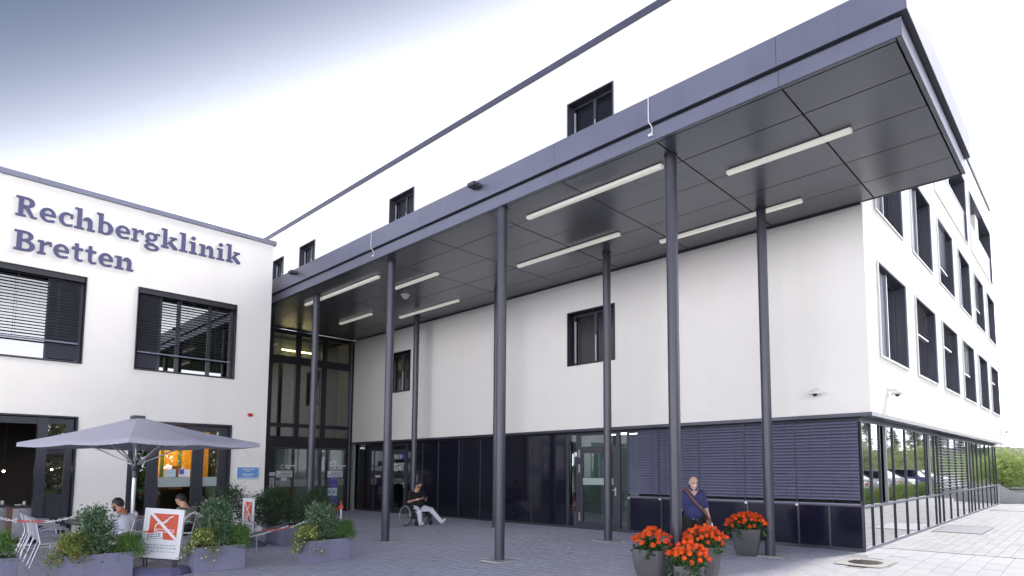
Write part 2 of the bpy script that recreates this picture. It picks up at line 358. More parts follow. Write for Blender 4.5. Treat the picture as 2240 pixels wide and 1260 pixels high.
d1 = np.hypot(b1[:, 0]-CAM.x, b1[:, 1]-CAM.y)
V, F, rn = paver_arrays(b1[:, 0], b1[:, 1], b1[:, 2], b1[:, 3])
tag(mesh_np('paver', V, F, PAVE, plaza, rn), kind='stuff')
# lighter slabs in front of the corner, each a piece of its own
b2 = bond(-.7, 4.1, -9.5, 1.15, .30, .60, 'y')
b2 = b2[~((abs(b2[:, 0]-.05) < .36) & (abs(b2[:, 1]+.88) < .50))]
dp = (b2[:, :2]-np.array([CAM.x, CAM.y]))@fwv; rr_ = (b2[:, :2]-np.array([CAM.x, CAM.y]))@np.array([_rt.x, _rt.y])
vis = (dp > 7.0) & (rr_/dp < .85); ordr = np.argsort(np.where(vis, dp, 1e9)); slabs = b2[ordr[:min(280, int(vis.sum()))]]; rest = b2[ordr[min(280, int(vis.sum())):]]
for c in slabs:
    V, F, rn = paver_arrays(np.array([0.]), np.array([c[1]]), c[2], c[3], joint=.002)
    V[:, 1] -= c[1]
    mesh_np('slab', V, F, SLAB, plaza, rn, loc=(c[0], c[1], 0))
if len(rest):
    V, F, rn = paver_arrays(rest[:, 0], rest[:, 1], rest[:, 2], rest[:, 3], joint=.003); tag(mesh_np('slab_field', V, F, SLAB, plaza, rn), kind='stuff')
mb = MB()
for (x0, x1, y0, y1) in ((-.7, 5.2, -12, -6), (-.7, 5.2, -6, .3), (-.7, 5.2, .3, 1.2), (-.3, 3.3, 1.2, 25)): mb.add([(x0, y0, G(0, y0)-.009), (x1, y0, G(0, y0)-.009), (x1, y1, G(0, y1)-.009), (x0, y1, G(0, y1)-.009)], [(0, 1, 2, 3)])
mb.build('joint_filling', mat('pale_joint_sand', (.40, .39, .40), .95, var=.15, vscale=20), plaza)
side = tag(thing('side_path', None, None, (0, 1.2, .04)), kind='structure')
mb = MB().box(-.25, 6, 1.155, 1.205, .03, .043); mb.build('edging_strip', METALD, side, world=True)
b3 = bond(-.28, 3.28, 1.21, 25, .20, .40, 'y')
V, F, rn = paver_arrays(b3[:, 0], b3[:, 1], b3[:, 2], b3[:, 3], joint=.0025); V = V-np.array([0, 1.2, .04]); tag(mesh_np('path_paver', V, F, PATHM, side, rn), kind='stuff')
b4 = bond(4.1, 5.2, -12, 8.9, .24, .16); V, F, rn = paver_arrays(b4[:, 0], b4[:, 1], b4[:, 2], b4[:, 3]); tag(mesh_np('paver', V, F, PAVE, plaza, rn), kind='stuff')
for (x0, x1, y0, y1) in ((-.1, .95, 5.4, 7.5), (-.05, 1.3, 15.4, 16.3)):  # thin framed grey rectangles, darker than the path around them
    g_ = thing('path_patch', 'grey rectangular patch set in the pale side path, '+('nearer the corner' if y0 < 10 else 'farther along the glazing'), 'cover plate', ((x0+x1)/2, (y0+y1)/2, .045), 0, 'grey patches in the side path')
    mb = MB().box(x0, x1, y0, y1, .043, .049); mb.build('plate', mat('grey_patch', (.30, .30, .34), .6, .2, var=.08), g_, world=True)
    mb = MB(); T0 = lambda a, d, z: (a, z, d); mb.ringT(T0, x0-.03, x1+.03, .043, .052, y0-.03, y1+.03, .03); mb.build('frame', METALD, g_, world=True)
# manhole
mh = thing('manhole_cover', 'round dark iron manhole cover in a pale square collar near the glass corner', 'manhole', (.05, -.88, G(0, -.88)))
mb = MB(); mb.lathe([(.0, .008), (.27, .008), (.28, .004)], 28); 
for k in range(6):
    for j in range(6):
        x = -.2+.08*k; y = -.2+.08*j
        if math.hypot(x, y) < .24: mb.box(x-.025, x+.025, y-.025, y+.025, .008, .016)
mb.build('lid', mat('cast_iron', (.07, .065, .06), .6, .5, var=.2, vscale=20), mh)
mb = MB(); n = 28
for k in range(n):
    a0 = 2*math.pi*k/n; a1 = 2*math.pi*(k+1)/n
    def sq(a): 
        m_ = max(abs(math.cos(a)), abs(math.sin(a))); return (math.cos(a)/m_*.40, math.sin(a)/m_*.46, .002)
    mb.add([(.285*math.cos(a0), .285*math.sin(a0), .006), (.285*math.cos(a1), .285*math.sin(a1), .006), sq(a1), sq(a0)], [(0, 1, 2, 3)])
mb.build('collar', LIGHTC, mh)
mb = MB(); mb.box(-20, 5.25, 25, 110, .03, .05); tag(mb.build('access_road', ASPH), kind='structure')
mb = MB(); mb.box(5.25, 9.25, -30, 62, .03, .055); tag(mb.build('car_park', ASPH), kind='structure')
mb = MB(); mb.box(5.4, 60, 62.05, 140, .03, .07); mb.box(9.3, 40, -30, 62.04, .03, .07); mb.box(3.3, 5.2, 9, 40, .03, .06); tag(mb.build('lawn', GRASS), kind='structure')
# hill behind the clinic
hv = []; nx, ny = 60, 14
for j in range(ny):
    for i in range(nx):
        x = -160+6.2*i; y = 110+j*14; hv.append((x, y, max(-.5, (j/ny)**.8*10+1.5*math.sin(i*.5+j)*(j > 0)+RNG.normal(0, .3)) if j else -.5))
hf = [(j*nx+i, j*nx+i+1, (j+1)*nx+i+1, (j+1)*nx+i) for j in range(ny-1) for i in range(nx-1)]
tag(mesh_np('wooded_hill', hv, hf, HILLM, smooth=True), kind='structure')

# ------------------------------------------------------------ window builder
def window(par, T, a0, a1, z0, z1, mull=(), casing=METALD, pane=WINDK, depth=.27, name='window', transom=None, cw=.035, proud=.025, rim=None):
    mb = MB(); mb.ringT(T, a0, a1, -proud, depth, z0, z1, cw)
    w_ = mb.build(name, casing, par, world=True)
    i0, i1, j0, j1 = a0+cw, a1-cw, z0+cw, z1-cw
    mb = MB(); mb.ringT(T, i0, i1, depth-.08, depth-.01, j0, j1, .055)
    for f in mull: x = a0+(a1-a0)*f; mb.boxT(T, x-.045, x+.045, depth-.078, depth-.012, j0+.055, j1-.055)
    mb.build('frame', METALD, w_, world=True)
    xs = [i0+.055]+[q for f in mull for q in (a0+(a1-a0)*f-.045, a0+(a1-a0)*f+.045)]+[i1-.055]
    for k in range(0, len(xs), 2):
        mb = MB(); mb.boxT(T, xs[k], xs[k+1], depth-.05, depth-.035, j0+.055, j1-.055); mb.build('pane', pane, w_, world=True)
    if rim is not None:
        mb = MB(); mb.ringT(T, a0-.03, a1+.03, -.035, -.004, z0-.03, z1+.03, .029); mb.build('rim', rim, w_, world=True)
    return w_
def slats(par, T, a0, a1, z0, z1, pitch, wid, tilt, m, d, name='slat', each=True, cords=(), jit=0):
    n = int((z1-z0)/pitch); mbs = MB(); me = None; rj = random.Random(int(a0*100))
    for k in range(n):
        z = z1-pitch*(k+.5); mb = MB() if each else mbs
        ca, sa = math.cos(tilt), math.sin(tilt); pr = []
        for s_ in (-1, -.35, .35, 1): 
            c_ = (1-s_*s_)*.010; pr.append((s_*wid/2*ca-c_*sa, s_*wid/2*sa+c_*ca))
        zz = (z if not each else 0)
        vs = []
        for aa in (a0, a1):
            for (dd, q) in pr: vs.append(T(aa, d+dd, zz+q))
        for aa in (a0, a1):
            for (dd, q) in pr: vs.append(T(aa, d+dd, zz+q-.0025))
        fs = [(0, 1, 5, 4), (1, 2, 6, 5), (2, 3, 7, 6), (8, 12, 13, 9), (9, 13, 14, 10), (10, 14, 15, 11), (0, 4, 12, 8), (3, 11, 15, 7), (0, 8, 9, 1), (1, 9, 10, 2), (2, 10, 11, 3), (4, 5, 13, 12), (5, 6, 14, 13), (6, 7, 15, 14)]
        mb.add(vs, fs, False)
        if each:
            if me is None:
                o = mb.build(name, m, par, world=True, loc=(0, 0, 0)); me = o.data
            else: o = link(name, me, par)
            o.location = (0, 0, z+rj.uniform(-.0025, .0025))
    if not each: mbs.build(name+'s', m, par, world=True)
    if cords:
        for c_ in cords:
            mb = MB(); mb.boxT(T, c_-.0025, c_+.0025, d-wid/2-.006, d-wid/2-.002, z0, z1); mb.build('ladder_cord', METALD, par, world=True)
def blind(par, T, a0, a1, z0, z1, pitch, wid, tilt, m, d, each=True, cords=(), bar=METAL):
    b_ = MB().boxT(T, a0, a1, d-.04, d+.04, z0-.03, z0).build('blind', bar, par, world=True)   # bottom rail carries the slats
    slats(b_, T, a0+.004, a1-.004, z0+.005, z1, pitch, wid, tilt, m, d, each=each, cords=cords); return b_

# ------------------------------------------------------------ main clinic building
main = thing('clinic_building', 'white four storey clinic block with dark glazed ground floor behind the long canopy', 'building', (0, 0, 0))
S = TY(0); E_ = TX(0)
south = []
for (x0, x1) in ((-7.72, -6.07), (-16.92, -15.29), (-24.55, -23.02), (-27.6, -26.26)):
    for (z0, z1) in ((4.44, 5.93), (7.50, 8.99), (10.5, 11.98)):
        if x1 < -19 and z0 < 5: continue
        south.append((x0, x1, z0, z1))
east = [(.88+3.29*k, .88+3.29*k+2.27, z0, z1) for k in range(6) for (z0, z1) in ((3.91, 5.86), (6.99, 8.94))]
big = [(.86, 6.5, 9.72, 12.10), (7.38, 13.05, 9.72, 12.10), (13.95, 19.65, 9.72, 12.10)]
holed(S, -32, 0, 2.71, 13.28, south, .30).build('south_wall', PLASTER, main)
holed(TX(-.001), .301, 20, 2.71, 13.28, east+big, .30).build('east_wall', PLASTER, main)
mb = MB(); mb.box(-32, -.301, 19.7, 20, 2.71, 13.28); mb.box(-32, -31.7, .301, 19.699, 2.71, 13.28); mb.build('rear_wall', PLASTER, main)
MB().box(-31.69, -.31, .31, 19.69, 13.0, 13.2).build('roof', METALD, main)
MB().box(-31.69, -.32, .32, 19.69, 2.72, 2.9).build('floor_slab', DARKIN, main)
# coping in lengths
for k in range(8): MB().box(-4.0*k-4+.004, -4.0*k+(.06 if k == 0 else 0), -.05, .32, 13.28, 13.47).build('coping_length', COPM, main)
for k in range(5): MB().box(-.34, .05, .325+4*k, 4.32+4*k-.004 if k < 4 else 20.05, 13.28, 13.47).build('coping_length', COPM, main)
# partition inside so that panes look into darkness
MB().box(-31, -1.2, 1.2, 1.25, 2.9, 13.0).build('inner_wall', DARKIN, main); MB().box(-1.25, -1.2, 1.3, 19.5, 2.9, 13.0).build('inner_wall', DARKIN, main)
for (x0, x1, z0, z1) in south:
    w_ = window(main, S, x0, x1, z0, z1, mull=(.5,), casing=METALD if z0 > 6 else WBLACK, pane=WINDM, depth=.29)
    if z0 == 4.44 or z0 == 10.5:     # inward-opening sash standing ajar, pale edge profile
        mid = x0+(x1-x0)*.5; mb = MB(); mb.ringT(TY(0), x0+.13, mid-.06, .30, .335, z0+.13, z1-.12, .05); o = mb.build('open_sash', METALD, w_)
        mb = MB(); mb.box(x0+.105, x0+.15, .17, .205, z0+.11, z1-.22); mb.build('sash_edge', SLATB, w_)
        mb = MB(); mb.box(mid+.02, mid+.05, .17, .20, z0+.10, z0+.8); mb.build('window_stay', SLATB, w_)
        if z0 > 9: MB().box(x0+.3, x0+.55, .262, .27, z0+.75, z1-.35).build('curtain', CLWHITE, w_); MB().box(mid+.15, mid+.4, .262, .27, z0+.55, z0+.9).build('curtain', CLWHITE, w_)
bl = {(0, 1): (.0, 1), (1, 0): (.42, 1), (2, 0): (.32, 1), (3, 0): (.52, 2), (5, 0): (.3, 1), (2, 1): (.68, 2), (4, 1): (.62, 2)}
for i, (a0, a1, z0, z1) in enumerate(east):
    k = i//2; r_ = i % 2
    w_ = window(main, E_, a0, a1, z0, z1, mull=(.33,), casing=METAL, pane=WINDK, depth=.29, rim=WHC, cw=.02)
    MB().boxT(E_, a1-.025, a1-.021, .0, .27, z0+.02, z1-.02).build('reveal_lining', METALD, w_)
    MB().boxT(E_, a0+.05, a1-.03, .0, .20, z1-.026, z1-.021).build('head_lining', METALD, w_)
    if (k, r_) in bl and bl[(k, r_)][0] > .1:
        f, kind = bl[(k, r_)]; zb_ = z1-.05-(z1-z0)*f
        blind(w_, E_, a0+.06, a1-.75, zb_, z1-.06, .075, .075, R(18 if kind == 1 else 42), SLATD if kind == 1 else SLATB, .07, each=False, bar=SLATB)
    else:
        mb = MB(); mb.boxT(E_, a0+.30, a0+.92, .10, .115, z0+.06, z1-.06); mb.build('perforated_shutter', PERF, w_)
        mb = MB(); mb.boxT(E_, a0+.93, a0+.965, .06, .14, z0+.03, z1-.03); mb.build('guide_rail', SLATB, w_)
GLB = mat('balustrade_panel', (.17, .17, .23), .35, .2, var=.10, vscale=3, stretch=(1, 1, .15))
for i, (a0, a1, z0, z1) in enumerate(big):
    w_ = window(main, E_, a0, a1, z0, z1, mull=(.48, .62), casing=METAL, pane=WINDK, depth=.6, rim=WHC, cw=.02)
    MB().boxT(E_, a1-.026, a1-.021, .0, .55, z0+.02, z1-.02).build('reveal_lining', METALD, w_)
    MB().boxT(E_, a0+2.6, a0+3.4, .14, .3, z0+1.1, z1-.05).build('pier', PLASTER, w_)
    for k in range(8): q = (a1-a0-.08)/8; MB().boxT(E_, a0+.04+q*k+.004, a0+.04+q*(k+1)-.004, .03, .05, z0+.03, z0+1.12).build('balustrade_panel', GLB, w_)
    MB().boxT(E_, a0+.03, a1-.03, .02, .06, z0+1.12, z0+1.16).build('handrail', SLATB, w_)
# dark drip trim and recessed soffit
mb = MB(); mb.box(-19.25, .03, -.02, .05, 2.64, 2.709); mb.box(-.05, .03, .05, 20.0, 2.64, 2.709); mb.build('drip_trim', METALD, main)
mb = MB(); mb.box(-19.25, -.051, .051, .6, 2.66, 2.70); mb.box(-.6, -.051, .601, 20, 2.66, 2.70); mb.build('overhang_soffit', METALD, main)
# ground floor, south side (y = .31)
GS = TY(.31); gz0 = .05
for a, b in ((-31, -17.1), (-15.75, -8.1), (-5.8, -.35)): MB().box(a, b, .60, .62, .02, 2.66).build('inner_wall', DARKIN, main)
MB().boxT(GS, -19.3, -.27, -.03, .02, .02, .10).build('base_rail', METALD, main)
MB().boxT(GS, -19.3, -.30, .0, .05, 2.60, 2.655).build('head_rail', METALD, main)
jn = [-19.25, -18.1, -16.96]; jn2 = [-15.86, -14.9, -13.98, -12.85, -11.75, -10.65, -9.44, -8.02]
for J in (jn, jn2):
    for a, b in zip(J[:-1], J[1:]): MB().boxT(GS, a+.02, b-.02, .012, .03, .10, 2.60).build('wall_panel', BLACKG, main)
    for a in J: MB().boxT(GS, a-.02, a+.02, -.006, .03, .10, 2.60).build('panel_joint_profile', METALD, main)
def doorway(par, T, a0, a1, z0, z1, zt, name='door', refl=GLASSD, handle=None, hinge=None):
    mb = MB(); mb.ringT(T, a0, a1, -.02, .06, z0, zt, .07); mb.boxT(T, a0+.07, a1-.07, -.018, .058, z1, z1+.08)
    d_ = mb.build(name, METALD, par, world=True)
    mb = MB(); mb.ringT(T, a0+.075, a1-.075, -.012, .05, z0+.072, z1-.004, .10); mb.build('leaf', METALD, d_)
    MB().boxT(T, a0+.175, a1-.175, .012, .03, z0+.172, z1-.104).build('pane', refl, d_)
    MB().boxT(T, a0+.07, a1-.07, .012, .03, z1+.08, zt-.07).build('pane', refl, d_)
    if handle is not None:
        hx, hz_ = handle; mb = MB(); mb.X = None
        p = T(hx, -.05, hz_); q = T(hx-.13, -.05, hz_); mb.tube(p, q, .012, n=8); mb.tube(T(hx, 0, hz_), p, .012, n=8); mb.boxT(T, hx-.02, hx+.02, -.018, -.012, hz_-.15, hz_+.06); mb.build('handle', STEEL, d_)
    if hinge:
        mb = MB()
        for zz in hinge: mb.boxT(T, a0+.055, a0+.085, -.035, -.012, zz, zz+.22)
        mb.build('hinge', STEEL, d_)
    return d_
doorway(main, GS, -16.95, -15.87, .05, 2.30, 2.60, handle=(-16.02, 1.12))
du = doorway(main, GS, -7.62, -6.22, .05, 2.17, 2.62, handle=(-6.32, 1.10), hinge=(.25, 1.55, 1.95))
for (a, b) in ((-8.0, -7.62), (-6.22, -5.90)):
    mb = MB(); mb.ringT(GS, a, b, -.02, .05, .05, 2.62, .045); w_ = mb.build('side_light', METALD, main); MB().boxT(GS, a+.045, b-.045, .012, .028, .095, 2.575).build('pane', GLASSD, w_)
MB().boxT(GS, -7.44, -6.4, .004, .010, 1.22, 1.40).build('frosted_band', FROST, main)
MB().boxT(GS, -7.72, -7.63, -.03, -.022, 1.98, 2.10).build('pictogram_plate', PAPER, main)
LOBG = mat('lobby_wall_green_grey', (.30, .36, .34), .8, var=.06)
MB().box(-8.05, -5.85, 2.6, 2.65, .05, 2.66).build('vestibule_wall', LOBG, main); MB().box(-17.0, -15.8, 2.6, 2.65, .05, 2.66).build('vestibule_wall', LOBG, main)
for x in (-8.06, -5.84, -17.03, -15.8): MB().box(x-.02, x+.02, .63, 2.6, .05, 2.66).build('vestibule_wall', LOBG, main)
for (x0, x1) in ((-8.06, -5.84), (-17.03, -15.8)): 
    MB().box(x0, x1, .63, 2.6, 2.655, 2.66).build('vestibule_ceiling', PAPER, main); MB().box(x0, x1, .4, 2.6, .03, .045).build('vestibule_floor', CONC, main)
    lp = MB().box((x0+x1)/2-.5, (x0+x1)/2+.5, 1.5, 1.6, 2.62, 2.65).build('vestibule_fill', mat('fill_tube', (1, 1, 1), .5, emit=((.9, 1, .97), 11)), main)  # unseen lamp added to brighten the room behind the glass door
mb = MB()
for k in range(5): mb.tube((-7.25+k*.06, .9, .15), (-7.25+k*.06, .9, 1.95), .014, n=8)
tag(mb.build('radiator_pipes', SLATB, main))
def extinguisher(x, y, z, lab):
    t = thing('fire_extinguisher', lab, 'fire extinguisher', (x, y, z), 0, 'fire extinguishers behind the glass doors')
    MB().lathe([(0, 0), (.075, 0), (.08, .02), (.08, .40), (.06, .46), (.025, .49), (.025, .52), (0, .52)], 16).build('cylinder', REDC, t)
    mb = MB(); mb.box(-.02, .02, -.10, .04, .52, .56); mb.path([(0, -.06, .52), (.08, -.08, .45), (.10, -.08, .25), (.09, -.08, .12)], .013, 6); mb.build('valve_and_hose', BLACKP, t)
    MB().box(-.04, .04, -.085, -.080, .2, .32).build('label_plate', PAPER, t)
extinguisher(-7.82, .45, .42, 'red fire extinguisher behind the narrow pane left of the glass door with the pipes')
extinguisher(-16.6, .75, .45, 'red fire extinguisher inside the glass door nearest the wheelchair')
# big blinds and low panels
bj = [-5.88, -4.94, -3.83, -2.69, -1.56, -.30]
for a, b in zip(bj[:-1], bj[1:]):
    blind(main, TY(.26), a+.012, b-.012, .96, 2.60, .0655, .080, R(50), SLAT, .0, each=True, cords=(a+.2, b-.2) if b-a < 1.2 else (a+.3, a+.75, b-.2))
for a in bj[1:-1]: MB().boxT(TY(.24), a-.008, a+.008, .0, .03, .93, 2.62).build('guide_rail', METALD, main)
MB().boxT(GS, -5.88, -.29, -.05, .03, .90, .955).build('sill_rail', METALD, main)
lj = [-5.88, -4.92, -3.83, -2.68, -1.56, -.93, -.30]
for a, b in zip(lj[:-1], lj[1:]): MB().boxT(GS, a+.018, b-.018, .012, .03, .10, .90).build('low_panel', NAVYG, main)
for a in lj: MB().boxT(GS, a-.018, a+.018, -.008, .03, .10, .90).build('panel_joint_profile', METALD, main)
for a in (-5.85, -4.92, -3.83, -2.68, -1.56): MB().boxT(GS, a-.025, a+.025, -.08, -.05, .885, .93).build('guide_bracket', STEEL, main)
# ground floor, east side (x = -.3)
GE = TX(-.30)
mul = [.345, .98, 1.62, 2.71, 3.82, 4.90, 6.0, 7.1, 7.57, 8.13, 9.26, 10.36, 11.48, 12.52, 13.15, 13.84, 14.71, 15.76, 16.91, 18.05, 19.20, 19.95]
MB().boxT(GE, .33, 20, -.03, .05, .03, .10).build('base_rail', METAL, main)
MB().boxT(GE, .33, 20, -.035, .05, .875, .92).build('transom_rail', METAL, main)
MB().boxT(GE, .33, 20, -.01, .05, 2.56, 2.655).build('head_rail', METAL, main)
for a in mul:
    MB().boxT(GE, a-.018, a+.018, -.028, .05, .10, .875).build('mullion', WBLACK, main)
    MB().boxT(GE, a-.018, a+.018, -.028, .05, .92, 2.56).build('mullion', WBLACK, main)
    MB().boxT(GE, a-.012, a+.012, -.032, -.0285, .101, .873).build('mullion_cap', SLATB, main)
opn = {1, 5, 12, 15}
for i, (a, b) in enumerate(zip(mul[:-1], mul[1:])):
    MB().boxT(GE, a+.019, b-.019, .0, .02, .101, .874).build('pane', MIRG, main)
    if i in (2, 6, 13):      # half of the bay is an open vent showing the dark room
        m_ = a+(b-a)*.45
        MB().boxT(GE, a+.026, m_, .14, .16, .93, 2.55).build('open_vent', METALD, main); MB().boxT(GE, m_+.03, b-.026, .0, .02, .921, 2.559).build('pane', MIRG, main)
        MB().boxT(GE, m_, m_+.03, -.02, .04, .92, 2.56).build('vent_frame', SLATB, main)
    else: MB().boxT(GE, a+.019, b-.019, .0, .02, .921, 2.559).build('pane', MIRG, main)
MB().box(-.9, -.88, .4, 19.9, .02, 2.66).build('inner_wall', DARKIN, main)
for a, b in ((7.45, 8.1), (8.2, 9.26), (9.32, 10.36), (10.42, 11.48)):
    blind(main, TX(-.20), a, b, .98, 2.56, .085, .08, R(-12), SLATB, .0, each=False)
# dome cameras, lift in wall lights
def domecam(loc, n, lab):
    t = thing('dome_camera', lab, 'security camera', loc, 0, 'dome cameras on the clinic wall')
    nx_, ny_ = n; mb = MB(); mb.X = Matrix.Rotation(math.atan2(ny_, nx_), 4, 'Z')
    mb.box(0, .02, -.05, .05, -.02, .14); mb.box(.02, .16, -.025, .025, .06, .11); mb.build('bracket', WHC, t)
    mb = MB(); mb.lathe([(.0, .09), (.05, .085), (.10, .03), (.115, -.005), (.0, -.005)], 20, (nx_*.17, ny_*.17, 0)); mb.build('housing', WHC, t)
    mb = MB(); mb.ball((nx_*.17, ny_*.17, -.006), .048, 14, 6, z0=-.999, z1=0); mb.build('dome', mat('smoked_dome', (.01, .01, .012), .08), t)
domecam((-.97, 0, 3.12), (0, -1), 'white dome camera low on the shaded wall, left of the building corner')
domecam((0, 1.32, 3.16), (1, 0), 'white dome camera on the bright side wall just right of the corner')
domecam((0, 19.9, 3.2), (1, 0), 'white dome camera at the far end of the side wall')
# ------------------------------------------------------------ entrance glass wall (x = -19.3)
ENT = TX(-19.3); CURT = mat('lobby_curtain', (.17, .20, .17), .8, var=.25, vscale=2.2, stretch=(1, 6, .3)); WARM = mat('warm_wood_lobby', (.42, .26, .08), .6, var=.2, vscale=2)
mb = MB()
ey = [-4.9, -3.30, -2.2, -1.21, -.13, 0]
for a, b in ((-4.9, -3.12), (-2.28, -2.11), (-1.31, -1.11), (-.17, -.002)): mb.boxT(ENT, a, b, -.04, .10, 2.45, 6.78)
for a, b in ((-3.12, -2.28), (-2.11, -1.31), (-1.11, -.17)):
    for z0, z1 in ((5.54, 5.82), (3.19, 3.33), (2.45, 2.86), (6.62, 6.78)): mb.boxT(ENT, a+.001, b-.001, -.035, .09, z0, z1)
mb.boxT(ENT, -4.9, -2.92, -.04, .10, .0, 2.449); mb.boxT(ENT, -.2, -.002, -.04, .10, .0, 2.449)
mb.build('entrance_frame', WBLACK, main)
for a, b in ((-3.12, -2.28), (-2.11, -1.31), (-1.11, -.17)):
    for z0, z1 in ((5.82, 6.62), (3.33, 5.54), (2.86, 3.19)): MB().boxT(ENT, a, b, .02, .035, z0, z1).build('pane', GLASSL, main)
MB().boxT(ENT, -.14, -.10, -.075, -.041, .05, 6.7).build('downpipe', METAL, main)
for a, b, nm in ((-2.90, -2.26, 'fixed_leaf'), (-2.24, -1.24, 'sliding_door'), (-1.22, -.98, 'fixed_leaf'), (-.96, -.22, 'fixed_leaf')):
    mb = MB(); mb.ringT(ENT, a, b, .02, .07, .05, 2.44, .045); d_ = mb.build(nm, METALD, main); MB().boxT(ENT, a+.045, b-.045, .03, .045, .095, 2.395).build('pane', GLASSD, d_)
    MB().boxT(ENT, a+.05, b-.05, .024, .029, 1.02, 1.28).build('frosted_band', glass('frost_band_glass', (.55, .58, .58), .25, .4), d_)
mb = MB(); mb.box(-23.6, -23.5, -4.9, .25, .0, 6.75); mb.box(-23.5, -19.42, -4.95, -4.9, .0, 6.75); mb.box(-23.5, -19.42, .2, .25, .0, 6.75); mb.build('lobby_wall', LOBG, main)
MB().box(-20.6, -20.55, -3.2, .19, 2.9, 6.7).build('curtain', CURT, main); MB().box(-20.54, -20.5, -1.95, -1.25, 3.4, 5.1).build('lobby_screen', WARM, main)
MB().box(-23.5, -19.42, -4.9, .2, -.04, -.02).build('lobby_floor', CONC, main); MB().box(-23.5, -19.42, -4.9, .2, 6.76, 6.78).build('lobby_ceiling', DARKIN, main)
MB().box(-23.5, -20.61, -4.9, .2, 2.7, 2.75).build('lobby_gallery', PAPER, main)
MB().box(-21.5, -21.3, -3.2, -.3, 2.55, 2.6).build('lobby_lamp', mat('lobby_fill', (1, 1, 1), .5, emit=((.95, 1, .95), 3)), main)  # unseen lamp added to lift the lobby behind the panes
MB().box(-20.30, -20.25, -2.4, -1.2, 6.2, 6.25).build('lobby_lamp', mat('lobby_warm', (1, 1, 1), .5, emit=((1, .75, .35), 16)), main)
mb = MB(); mb.box(-22.6, -22.0, -3.0, -.9, -.02, 1.05); mb.build('reception_desk', WARM, main)
def sheet(T, a0, a1, z0, z1, d, m, name, par, lines=(), ink=INK, seed=1, th=.004):
    """printed sheet: card plus rows of small unreadable word marks, proud by a fraction of a millimetre"""
    o = MB().boxT(T, a0, a1, d-th, d, z0, z1).build(name, m, par, world=True)
    if lines:
        rr = random.Random(seed); mb = MB()
        for (fz, h, f0, f1) in lines:
            z = z1-(z1-z0)*fz; a = a0+(a1-a0)*f0; e = a0+(a1-a0)*f1
            while a < e-.01:
                L_ = min(e-a, rr.uniform(.02, .07)*(a1-a0)/.5+.01); mb.boxT(T, a, a+L_, d-th-.0012, d-th-.0002, z-h*(z1-z0), z); a += L_+.014*(a1-a0)/.5+.004
        tag(mb.build('print', ink, o, world=True), kind='stuff')
    return o
L4 = [(.12, .10, .3, .95), (.36, .14, .25, .95), (.60, .07, .08, .95), (.75, .07, .08, .95), (.88, .05, .3, .9)]
sheet(ENT, -2.86, -2.29, 1.365, 1.60, -.045, PAPER, 'notice_sheet', main, L4, seed=3); sheet(ENT, -2.68, -2.48, 1.24, 1.35, -.045, PAPER, 'notice_sheet', main, [(.3, .15, .1, .9), (.6, .15, .1, .9)], INKG)
sheet(ENT, -3.10, -2.90, 1.42, 1.55, -.045, PAPER, 'notice_sheet', main, [(.4, .2, .1, .9)], INKG); sheet(ENT, -3.08, -2.92, .95, 1.36, -.052, ALU, 'intercom_panel', main, [(.15, .2, .3, .7), (.5, .25, .3, .7)], INK)
sheet(ENT, -.96, -.36, 1.345, 1.58, -.045, PAPER, 'notice_sheet', main, L4, seed=5); sheet(ENT, -.885, -.61, 1.76, 1.985, -.045, PAPER, 'notice_sheet', main, [(.35, .12, .2, .85), (.65, .12, .1, .9)], PURP)
sheet(ENT, -.86, -.56, .96, 1.335, -.045, PURP, 'purple_poster', main, [(.12, .05, .1, .9), (.8, .05, .1, .9)], INKG); sheet(ENT, -.93, -.56, .63, .94, -.045, PLATEL, 'pale_poster', main, [(.2, .06, .1, .6), (.4, .25, .12, .3), (.4, .25, .5, .75)], PURP)
sheet(ENT, -.86, -.56, .34, .62, -.045, PURP, 'purple_poster', main, [(.3, .06, .1, .8)], INKG)
mb = MB()
for y in (-2.62, -.62):
    for s_ in (1, -1): mb.add([(-19.24, y-.10, 1.75), (-19.24, y-.03, 1.75+.10*s_), (-19.24, y-.005, 1.75+.10*s_), (-19.24, y-.075, 1.75)], [(0, 1, 2, 3)])
    for j, (l_, h) in enumerate(((.34, .045), (.2, .025))): mb.box(-19.2405, -19.239, y+.05, y+.05+l_, 1.76-.07*j, 1.76-.07*j+h)
mb.build('door_logo', PAPER, main)
sheet(TY(.31), -17.95, -17.6, 1.34, 1.42, -.012, PAPER, 'small_notice', main, [(.3, .3, .2, .8)], INKG)
sheet(TY(.31), -16.25, -16.0, 2.02, 2.22, -.022, PURP, 'letter_plate', main, [(.2, .5, .1, .4)], PAPER)
mb = MB().boxT(TY(.31), -15.40, -15.22, -.03, .012, 1.15, 1.45); mb.build('door_opener_button', ALU, main)

# ------------------------------------------------------------ canopy
can = thing('entrance_canopy', 'long flat grey metal canopy on eight round columns in front of the clinic', 'canopy', (-9, -4.3, -.06))
ZS, XR, XL, YF = 6.79, 1.745, -19.24, -4.54
MB().box(XL, XR-.30, YF+.10, -.06, ZS+.03, ZS+.05).build('core', DARKIN, can, world=True)
MB().box(XL, XR-.10, YF+.12, -.06, ZS+.58, ZS+.64).build('roof_deck', METAL, can, world=True)
xs = [XR-.08]+[.245-2.03*k for k in range(10)]+[XL]; yse = [-4.46, -3.70, -2.76, -1.82, -.88, -.11]
for i in range(len(xs)-1):
    for j in range(5):
        a, b = xs[i+1]+.013, xs[i]-.013; c, d = yse[j]+.010, yse[j+1]-.010
        MB().box(a, b, c, d, ZS-.004+random.uniform(-.0015, .0015), ZS+.018).build('soffit_panel', SOFF, can, world=True)
for k in range(len(xs)-1):   # perimeter strip along the front and the right end
    a, b = xs[k+1]+.003, (xs[k]-.003 if k else XR-.08)
    MB().box(a, b, YF+.012, -4.472, ZS-.006, ZS+.016).build('soffit_edge_strip', SOFF, can, world=True)
